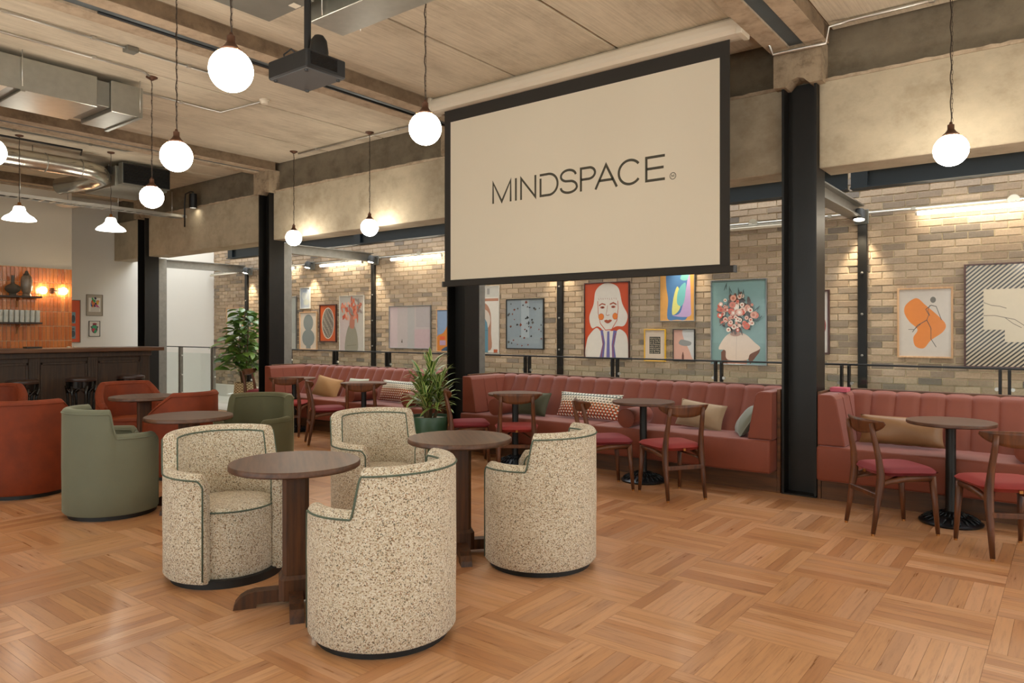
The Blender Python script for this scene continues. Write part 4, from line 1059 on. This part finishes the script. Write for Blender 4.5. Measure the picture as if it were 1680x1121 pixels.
# doorway photograph
sh = [('#b9b5aa', rect(0, .84, 1, 1)), ('#8f8c86', rect(.36, .88, .46, .97)), ('#8f8c86', rect(.54, .88, .64, .97)), ('#a9755a', rect(0, .78, 1, .82)), ('#a3765e', blob([(.05, .1), (.05, .55), (.25, .72), (.5, .74), (.68, .6), (.7, .3), (.68, .05)], 4)), ('#c4b7a8', ell(.40, .5, .27, .16)), ('#57808e', [(.18, 0), (.18, .42), (.28, .52), (.42, .54), (.54, .46), (.58, .36), (.58, 0)]), ('#466d7c', stroke([(.18, .34), (.58, .34)], .01)), ('#466d7c', stroke([(.38, .0), (.38, .34)], .01)), ('#b25c38', [(.80, .0), (.80, .06), (.96, .06), (.94, 0)]), ('#8b8374', rect(0, 0, 1, .012))]
picture('photograph of an old stone arch with a blue door', -7.45, -6.935, 1.065, 2.11, FR['white'], .006, '#cdc6b9', sh, depth=.02)
# blue orange abstract
sh = [('#c47a35', blob([(0, 0), (.0, .35), (.3, .45), (.55, .7), (.8, 1), (1, 1), (1, 0)], 4)), ('#d0a06a', ell(.75, .72, .2, .12)), ('#a88aa0', rect(.12, .14, .4, .26)), ('#cf5a34', rect(.12, .28, .36, .36)), ('#3d5063', blob([(.2, 0), (.5, .12), (.9, .06), (1, 0)], 4))]
picture('blue and orange abstract half hidden behind the black column', -8.245, -7.75, 1.075, 1.77, FR['oak'], .014, '#7f93ad', sh)
picture('large pale pink and grey glazed print left of the column', -9.38, -8.375, 1.115, 1.845, FR['alu'], .012, '#b3a7a2', [('#bca9a8', rect(0, 0, .2, 1)), ('#aaa5a0', rect(.45, 0, .62, 1)), ('#b8a0a0', rect(.62, 0, 1, .45)), ('#a89f9c', rect(.66, .5, 1, 1)), ('#5d534c', [(.29, .13), (.33, .12), (.32, .22)])])
# vase with coral blossoms
sh = [('#c3b2ac', rect(0, 0, .5, .6)), ('#8f8a78', blob([(.25, 0), (.24, .22), (.34, .42), (.48, .50), (.66, .42), (.76, .22), (.72, 0)], 5)), ('#77725f', stroke([(.3, .1), (.7, .12)], .01)), ('#b0725c', blob([(.42, .44), (.44, .6), (.52, .7), (.62, .6), (.60, .42)], 4))]
for k in range(52):
    a = pr.uniform(0, 2*PI); r = pr.random()**.6; x = .5+.45*r*math.cos(a); y = .76+.2*r*math.sin(a)
    sh.append((pr.choice(['#cc6a4a', '#d58468', '#c0523a', '#8d7f78', '#d9a48e', '#a6604e']), ell(x, y, pr.uniform(.03, .10), pr.uniform(.02, .045), 7, pr.uniform(0, 180))))
picture('print of a green vase bursting with coral blossoms', -10.72, -10.04, 1.035, 2.06, FR['white'], .008, '#b4aea4', sh)
# oval on orange
sh = [('#d9ccb8', ell(.5, .5, .40, .44, 40)), ('#241d19', ell(.5, .5, .37, .415, 40))]
for k in range(60):
    y = -.40+.8*k/59; hw = .36*math.sqrt(max(0, 1-(y/.41)**2)); n = 9
    if k % 2: sh.append(('#d9ccb8', stroke([(.5-hw+2*hw*i/n, .5+y+.02*math.sin(i*1.9+k*.35)) for i in range(n+1)], .008)))
picture('orange print with a black and white patterned oval in a brown frame', -11.31, -10.81, 1.205, 1.915, FR['walnut'], .022, '#bf5526', sh)
picture('print of a stacked grey vase silhouette on pale peach', -11.93, -11.39, 1.055, 1.785, FR['oak'], .016, '#cdbfae', [('#7f8684', ell(.5, .72, .30, .23, 24)), ('#7f8684', ell(.5, .30, .38, .24, 24)), ('#7f8684', rect(.36, 0, .64, .2)), ('#7f8684', rect(.40, .4, .60, .6))])
picture('small pale blue print lit by a wall spotlight', -11.91, -11.60, 1.845, 2.255, FR['white'], .008, '#a9b0b8', [('#c3c7c4', ell(.4, .6, .3, .2)), ('#b9bcb0', ell(.6, .3, .3, .15)), ('#97a3b3', ell(.5, .85, .3, .08))])
picture('tall pale grey board partly hidden by the black column', -12.55, -12.04, 1.055, 2.095, FR['alu'], .01, '#a3a59c', [('#8e918a', rect(.55, .4, .62, .62)), ('#b0b1a8', rect(0, 0, 1, .3))])
picture('white picture in a thin oak frame behind the leafy plant', -14.54, -13.92, 1.22, 1.915, FR['oak'], .02, '#cfcfca', [('#c4c2b8', ell(.5, .5, .3, .3))])
picture('brown framed print with a red half disc beside the steel column', -2.66, -2.165, 1.155, 1.88, FR['walnut'], .02, '#cfc5ba', [('#9c3a2c', ell(.60, .44, .36, .27, 30))])
# orange shape with figure
sh = [('#d77f36', blob([(.10, .66), (.14, .78), (.34, .87), (.52, .76), (.76, .60), (.90, .47), (.84, .36), (.62, .24), (.48, .12), (.32, .15), (.28, .28), (.36, .40), (.20, .52)], 6)), ('#6d6860', ell(.66, .84, .055, .045)), ('#55504a', stroke([(.52, .70), (.62, .76), (.72, .74), (.78, .62), (.82, .54)], .012)), ('#55504a', stroke([(.52, .70), (.58, .62), (.54, .54), (.36, .46), (.26, .36)], .012)), ('#55504a', stroke([(.54, .54), (.62, .42), (.62, .26), (.72, .14)], .012)), ('#55504a', stroke([(.18, .40), (.30, .40), (.42, .48)], .008)), ('#55504a', stroke([(.60, .76), (.56, .68), (.60, .60)], .01))]
picture('orange rounded shape with a sketched dancing figure in an oak frame', -1.485, -.975, 1.135, 1.87, FR['oak'], .018, '#c6bbae', sh)
# diagonal stripes
sh = []
for k in range(-22, 40):
    y = k*.042; pts = [(0, y), (1, y+.62), (1, y+.62+.018), (0, y+.018)]
    pts = [(0, y), (1, y+.62), (1, y+.64), (0, y+.02)]
    def clip(ps):
        for lo, ax, sg in ((0, 1, 1), (1, 1, -1)):
            o = []
            for a, b in zip(ps, ps[1:]+ps[:1]):
                ia = sg*(a[ax]-lo) >= 0; ib = sg*(b[ax]-lo) >= 0
                if ia: o.append(a)
                if ia != ib:
                    tt_ = (lo-a[ax])/(b[ax]-a[ax]); o.append((a[0]+(b[0]-a[0])*tt_, a[1]+(b[1]-a[1])*tt_))
            ps = o
            if not ps: return []
        return ps
    q = clip(pts)
    if len(q) > 2: sh.append(('#2b2420', q))
sh += [('#c8b89c', rect(.22, .36, .72, .76)), ('#c8b89c', rect(.48, .24, .98, .64)), ('#57493c', stroke([(.22, .63), (.32, .60), (.42, .59), (.5, .57)], .006)), ('#57493c', stroke([(.22, .50), (.36, .50), (.48, .48), (.58, .42), (.68, .38)], .006)), ('#57493c', stroke([(.48, .48), (.60, .46), (.75, .38), (.9, .33)], .006))]
picture('large cream print with black diagonal stripes in a brown frame', -.88, -.17, 1.05, 2.09, FR['walnut'], .016, '#c8b89c', sh)
t = thing('striped_screen', 'orange and yellow striped folded screen standing behind the banquette end', 'screen', (-6.72, 7.6, 0))
for k in range(4): MB().rbox((-.30+.07*k, -.02, 0), (-.234+.07*k, .02, 1.13-.03*k), .004).build('panel', ink(['#c9592a', '#d98a3a', '#c9682e', '#dba050'][k], .6, 0), t)
# pictures on the white wall near the bar
GW = 'small pictures on the white end wall'
sh = []
for k in range(26): sh.append((pr.choice(['#c2452c', '#2f5f9a', '#3d9a58', '#d6b13c', '#b8567a', '#2b2f4a', '#d67a3c']), ell(pr.uniform(.25, .75), pr.uniform(.4, .85), pr.uniform(.04, .13), pr.uniform(.03, .08), 8, pr.uniform(0, 180))))
sh = [('#d8d2c4', rect(.12, .18, .88, .86))] + sh + [('#c9c2b4', rect(.25, .2, .8, .4))]
picture('small taupe picture with a bright multicoloured head', 5.97, 6.27, 1.71, 2.125, FR['taupe'], .008, '#a59a88', sh, 'left', .02, GW)
picture('small white picture of a green and red mask', 6.015, 6.22, 1.305, 1.61, FR['black'], .008, '#d3cdbf', [('#4a4644', ell(.5, .5, .30, .30)), ('#3f9a6a', ell(.5, .6, .24, .14)), ('#bb3a4a', ell(.42, .42, .16, .12)), ('#3f9a6a', ell(.58, .32, .12, .12)), ('#8a2f3a', ell(.52, .82, .22, .07)), ('#4a4644', ell(.2, .62, .08, .05)), ('#4a4644', ell(.8, .62, .08, .05))], 'left', .02, GW)
picture('tall orange picture with blue figures beside the tiled bar wall', 5.36, 5.865, 1.19, 2.01, FR['taupe'], .012, '#d2501c', [('#6f8f96', rect(.3, .45, .84, .72)), ('#6f8f96', rect(.3, .08, .84, .38)), ('#33424a', ell(.76, .56, .07, .09)), ('#33424a', ell(.74, .2, .09, .08)), ('#33424a', rect(.6, .3, .8, .33))], 'left', .025, GW)
# ------------------------------------------------------------------ plants
def leaf_mesh(L, w, droop, mats, n=7, strap=True, fold=.25):
    mb = MB(); prev = None; vs = []; rows = []
    for i in range(n+1):
        s = i/n
        a = droop*s*s; x = L*(s-.18*droop*s*s*s); z = L*(.0)+L*(-.32*droop*s*s)
        ww = (w*min(1, s*6)*(1-s**3)**.7 if strap else w*math.sin(PI*min(1, s*.96+.04))**.8)/2
        ww = max(ww, .0008)
        rows.append([(x, -ww, z+fold*ww), (x, -ww*.45, z+fold*.35*ww), (x, 0, z), (x, ww*.45, z+fold*.35*ww), (x, ww, z+fold*ww)])
    for r in rows: vs += r
    for i in range(n):
        for j in range(4):
            mi = 1 if (j in (0, 3) and len(mats) > 1) else 0
            mb.f.append((i*5+j, i*5+j+1, (i+1)*5+j+1, (i+1)*5+j)); mb.m.append(mi); mb.sm.append(True)
    mb.v = vs
    return mb.mesh('leaf', mats)
t = thing('dracaena_plant', 'bushy dracaena with long yellow edged leaves in a green pot', 'plant', (-5.60, 5.72, 0))
pot = MB().lathe([(0, 0), (.225, 0), (.232, .01), (.235, .475), (.232, .485), (.215, .485), (.212, .44), (0, .44)], 40).build('pot', M['potgreen'], t)
MB().lathe([(0, .44), (.213, .44), (.213, .452), (0, .458)], 32).build('gravel', M['soil'], pot)
pr = random.Random(11)
lm = [leaf_mesh(L, .046, d, [M['leafd'], M['leafy']]) for L, d in ((.36, .5), (.42, .9), (.34, 1.3), (.30, .3), (.40, 1.6), (.26, .8))]
for cx, cy, ht, nl in ((.0, .02, 1.0, 46), (-.07, -.04, .84, 44), (.08, .05, .78, 40), (.03, -.08, .66, 34)):
    MB().tube([(cx*.5, cy*.5, .44), (cx, cy, .6), (cx*1.1, cy*1.1, ht)], [.02, .016, .012], 8).build('stem', M['stem'], t)
    for k in range(nl):
        s = k/nl; z = .56+(ht-.52)*s+pr.uniform(-.02, .02); az = k*2.4+pr.uniform(-.3, .3); el = -R(20+52*s+pr.uniform(-14, 14))
        o = inst('leaf', pr.choice(lm), t, (cx+.012*math.cos(az), cy+.012*math.sin(az), z), (0, el, az)); q = pr.uniform(.75, 1.1)*(1-.15*s); o.scale = (q, 1, q)
t = thing('leafy_plant', 'tall rubber plant with glossy oval leaves in a woven basket pot', 'plant', (-11.02, 6.83, 0))
MB().lathe([(0, 0), (.13, 0), (.17, .1), (.18, .35), (.16, .54), (.155, .55), (.145, .54), (.145, .49), (0, .49)], 28).build('basket_pot', M['basket'], t)
lm = [leaf_mesh(L, w, d, [M['leaf']], 6, False, .35) for L, w, d in ((.22, .115, .5), (.19, .10, .9), (.26, .125, .7), (.17, .09, .2))]
for cx, cy, ht, nl in ((0, 0, 1.78, 66), (-.12, .0, 1.62, 54), (.12, -.03, 1.58, 50), (-.06, -.1, 1.3, 40)):
    MB().tube([(cx*.3, cy*.3, .49), (cx, cy, 1.0), (cx*1.5, cy*1.5, ht)], [.014, .011, .006], 8).build('stem', M['stem'], t)
    for k in range(nl):
        s = k/nl; z = .68+(ht-.68)*s; az = k*2.4+pr.uniform(-.4, .4); f_ = (z-.49)/(ht-.49)
        bx = cx*(1+.5*f_); by = cy*(1+.5*f_); r0 = pr.uniform(.03, .24)*(1-.5*s)
        o = inst('leaf', pr.choice(lm), t, (bx+r0*math.cos(az), by+r0*math.sin(az), z+r0*.5), (pr.uniform(-.5, .5), -R(pr.uniform(-25, 40)), az)); q = pr.uniform(.8, 1.25); o.scale = (q, q, q)
# ------------------------------------------------------------------ bar
t = thing('bar_counter', 'dark oak bar counter with panelled front and overhanging top', 'bar counter', (-11.9, 4.0, 0))
yE = 1.62
MB().rbox((-.42, -2.4, 0), (.10, yE, 1.10), .006).build('carcass', M['barwood'], t)
MB().rbox((-.50, -2.45, 1.10), (.26, yE+.16, 1.16), .01, 0, 2).build('counter_top', wood('bar_top', '#4a3020', '#6e4a30', .3, axis=1), t)
MB().rbox((.10, -2.4, 1.02), (.16, yE, 1.10), .006).build('cornice', M['barwood'], t)
MB().rbox((.10, -2.4, 0), (.13, yE, .14), .004).build('skirting', M['barwood'], t)
for k in range(6):
    y1 = yE-.02-.78*k; 
    MB().rbox((.10, y1-.14, .14), (.13, y1, 1.02), .004).build('pilaster', M['barwood'], t)
    for q in range(4): MB().rbox((.129, y1-.125+.03*q, .2), (.136, y1-.108+.03*q, .98), .002).build('flute', M['barwood'], t)
    p = MB().rbox((.10, y1-.76, .20), (.112, y1-.16, .94), .004).build('panel', M['barwood'], t)
    for a, b in (((.10, y1-.78, .92), (.125, y1-.14, .96)), ((.10, y1-.78, .16), (.125, y1-.14, .20)), ((.10, y1-.775, .16), (.125, y1-.745, .96)), ((.10, y1-.175, .16), (.125, y1-.145, .96))): MB().rbox(a, b, .004).build('moulding', M['barwood'], p)
def stool(y, label):
    t = thing('bar_stool', label, 'stool', (-11.2, y, 0), 0, 'black carved bar stools')
    MB().lathe([(0, .70), (.19, .70), (.195, .715), (.19, .74), (.16, .752), (0, .757)], 32).build('seat', plain('brown_leather', '#35221a', .35), t)
    MB().lathe([(.17, .60), (.185, .61), (.19, .70), (.0, .70)], 32).build('apron', M['blackg'], t)
    for q in range(6):
        a = q*PI/3; c, s = math.cos(a), math.sin(a)
        MB().tube([(.18*c, .18*s, .64), (.165*c, .165*s, .5), (.15*c, .15*s, .25), (.19*c, .19*s, 0)], [.024, .018, .016, .022], 8).build('leg', M['blackg'], t)
        b = a+PI/6; MB().tube([(.178*math.cos(a+.12), .178*math.sin(a+.12), .54), (.185*math.cos(b), .185*math.sin(b), .61), (.178*math.cos(a+PI/3-.12), .178*math.sin(a+PI/3-.12), .54)], .012, 6).build('arch', M['blackg'], t)
    MB().tube([(.15*math.cos(a), .15*math.sin(a), .2) for a in [2*PI*i/24 for i in range(24)]], .012, 6, closed=True).build('foot_ring', M['blackg'], t)
stool(3.63, 'black carved bar stool half hidden by the large orange tub chair'); stool(4.36, 'black carved bar stool standing free between two orange tub chairs'); stool(5.05, 'black carved bar stool at the bar end behind the facing orange tub chair')
MB().box((0, 0, 0), (.001, .001, .001))
def shelf(z, label):
    t = thing('wall_shelf', label, 'shelf', (-13.98, 3.9, z), 0, 'dark shelves on the tiled wall')
    MB().rbox((0, -1.2, 0), (.22, .86, .03), .003).build('board', M['barwood'], t)
    for y in (.55, -.4): MB().prism([(0, -.16), (.015, -.16), (.03, -.05), (.17, -.012), (.17, 0), (0, 0)], y-.012, y+.012, 'y').build('bracket', M['brass'], t)
    return t
s1 = shelf(1.97, 'dark shelf carrying the vases on the tiled bar wall'); shelf(1.53, 'dark shelf carrying rows of glasses on the tiled bar wall')
MB().tube([(.21, .5, .03), (.21, .5, .07), (.21, .84, .07), (.21, .84, .03)], .005, 6).build('guard_rail', M['copper'], s1)
clay = plain('dark_clay', '#5a5348', .5); 
t = thing('bottle_vase', 'dark clay vase with a thin neck on the bar shelf', 'vase', (-13.87, 4.36, 2.0)); MB().lathe([(0, 0), (.05, 0), (.055, .02), (.045, .035), (.10, .08), (.115, .12), (.10, .16), (.03, .20), (.022, .22), (.024, .33), (.03, .335), (.02, .335), (0, .22)], 28).build('body', clay, t)
t = thing('lidded_jar', 'tall mottled jar with a lid on the bar shelf', 'jar', (-13.87, 4.56, 2.0)); MB().lathe([(0, 0), (.07, 0), (.055, .05), (.075, .09), (.085, .16), (.085, .27), (.07, .33), (.045, .35), (0, .35)], 28).build('body', plain('mottled_glaze', '#8a7a68', .3, 0, .5, 25), t); MB().lathe([(0, .35), (.045, .35), (.05, .36), (.03, .385), (.02, .42), (0, .43)], 20).build('lid', clay, t)
gm = MB().lathe([(0, 0), (.032, 0), (.034, .005), (.037, .10), (.034, .10), (.031, .012), (0, .01)], 14).mesh('glass_body', M['vglass'])
for k in range(14):
    for r_ in range(2):
        for q in range(2):
            o = inst('drinking_glass', gm, None, (-13.88+.08*q, 3.70+.077*k, 1.561+.102*r_)); tag(o, 'clear drinking glass in the stacked rows on the lower bar shelf', 'glass', 'drinking glasses on the bar shelf')
t = thing('wall_sconce', 'twin globe wall light glowing on the tiled bar wall', 'lamp', (-13.98, 4.98, 2.11))
MB().lathe([(0, 0), (.05, 0), (.05, .02), (.03, .035), (0, .04)], 20).build('backplate', M['copper'], t, (0, 0, 0), (0, R(90), 0))
MB().tube([(.06, -.12, 0), (.06, .12, 0)], .01, 8).build('arm', M['copper'], t); MB().tube([(.02, 0, 0), (.06, 0, 0)], .012, 8).build('stem', M['copper'], t)
for s in (-1, 1): MB().lathe([(0, -.062)] + [(.062*math.cos(R(a)), .062*math.sin(R(a))) for a in range(-80, 81, 16)] + [(0, .062)], 24).build('bulb', M['bulb'], t, (.06, s*.16, 0))
tag(MB().rbox((-12.1, 3.93, 1.16), (-11.95, 4.13, 1.185), .003).build('card_terminal', M['black']), 'small black tray lying on the bar top', 'tray')
for k, y in enumerate((4.52, 4.61)): tag(MB().lathe([(0, 0), (.02, 0), (.028, .012), (.028, .02), (0, .024)], 16).build('saucer_dish', M['casing'], None, (-12.05, y, 1.16)), 'small white dish on the bar top', 'dish', 'white dishes on the bar')
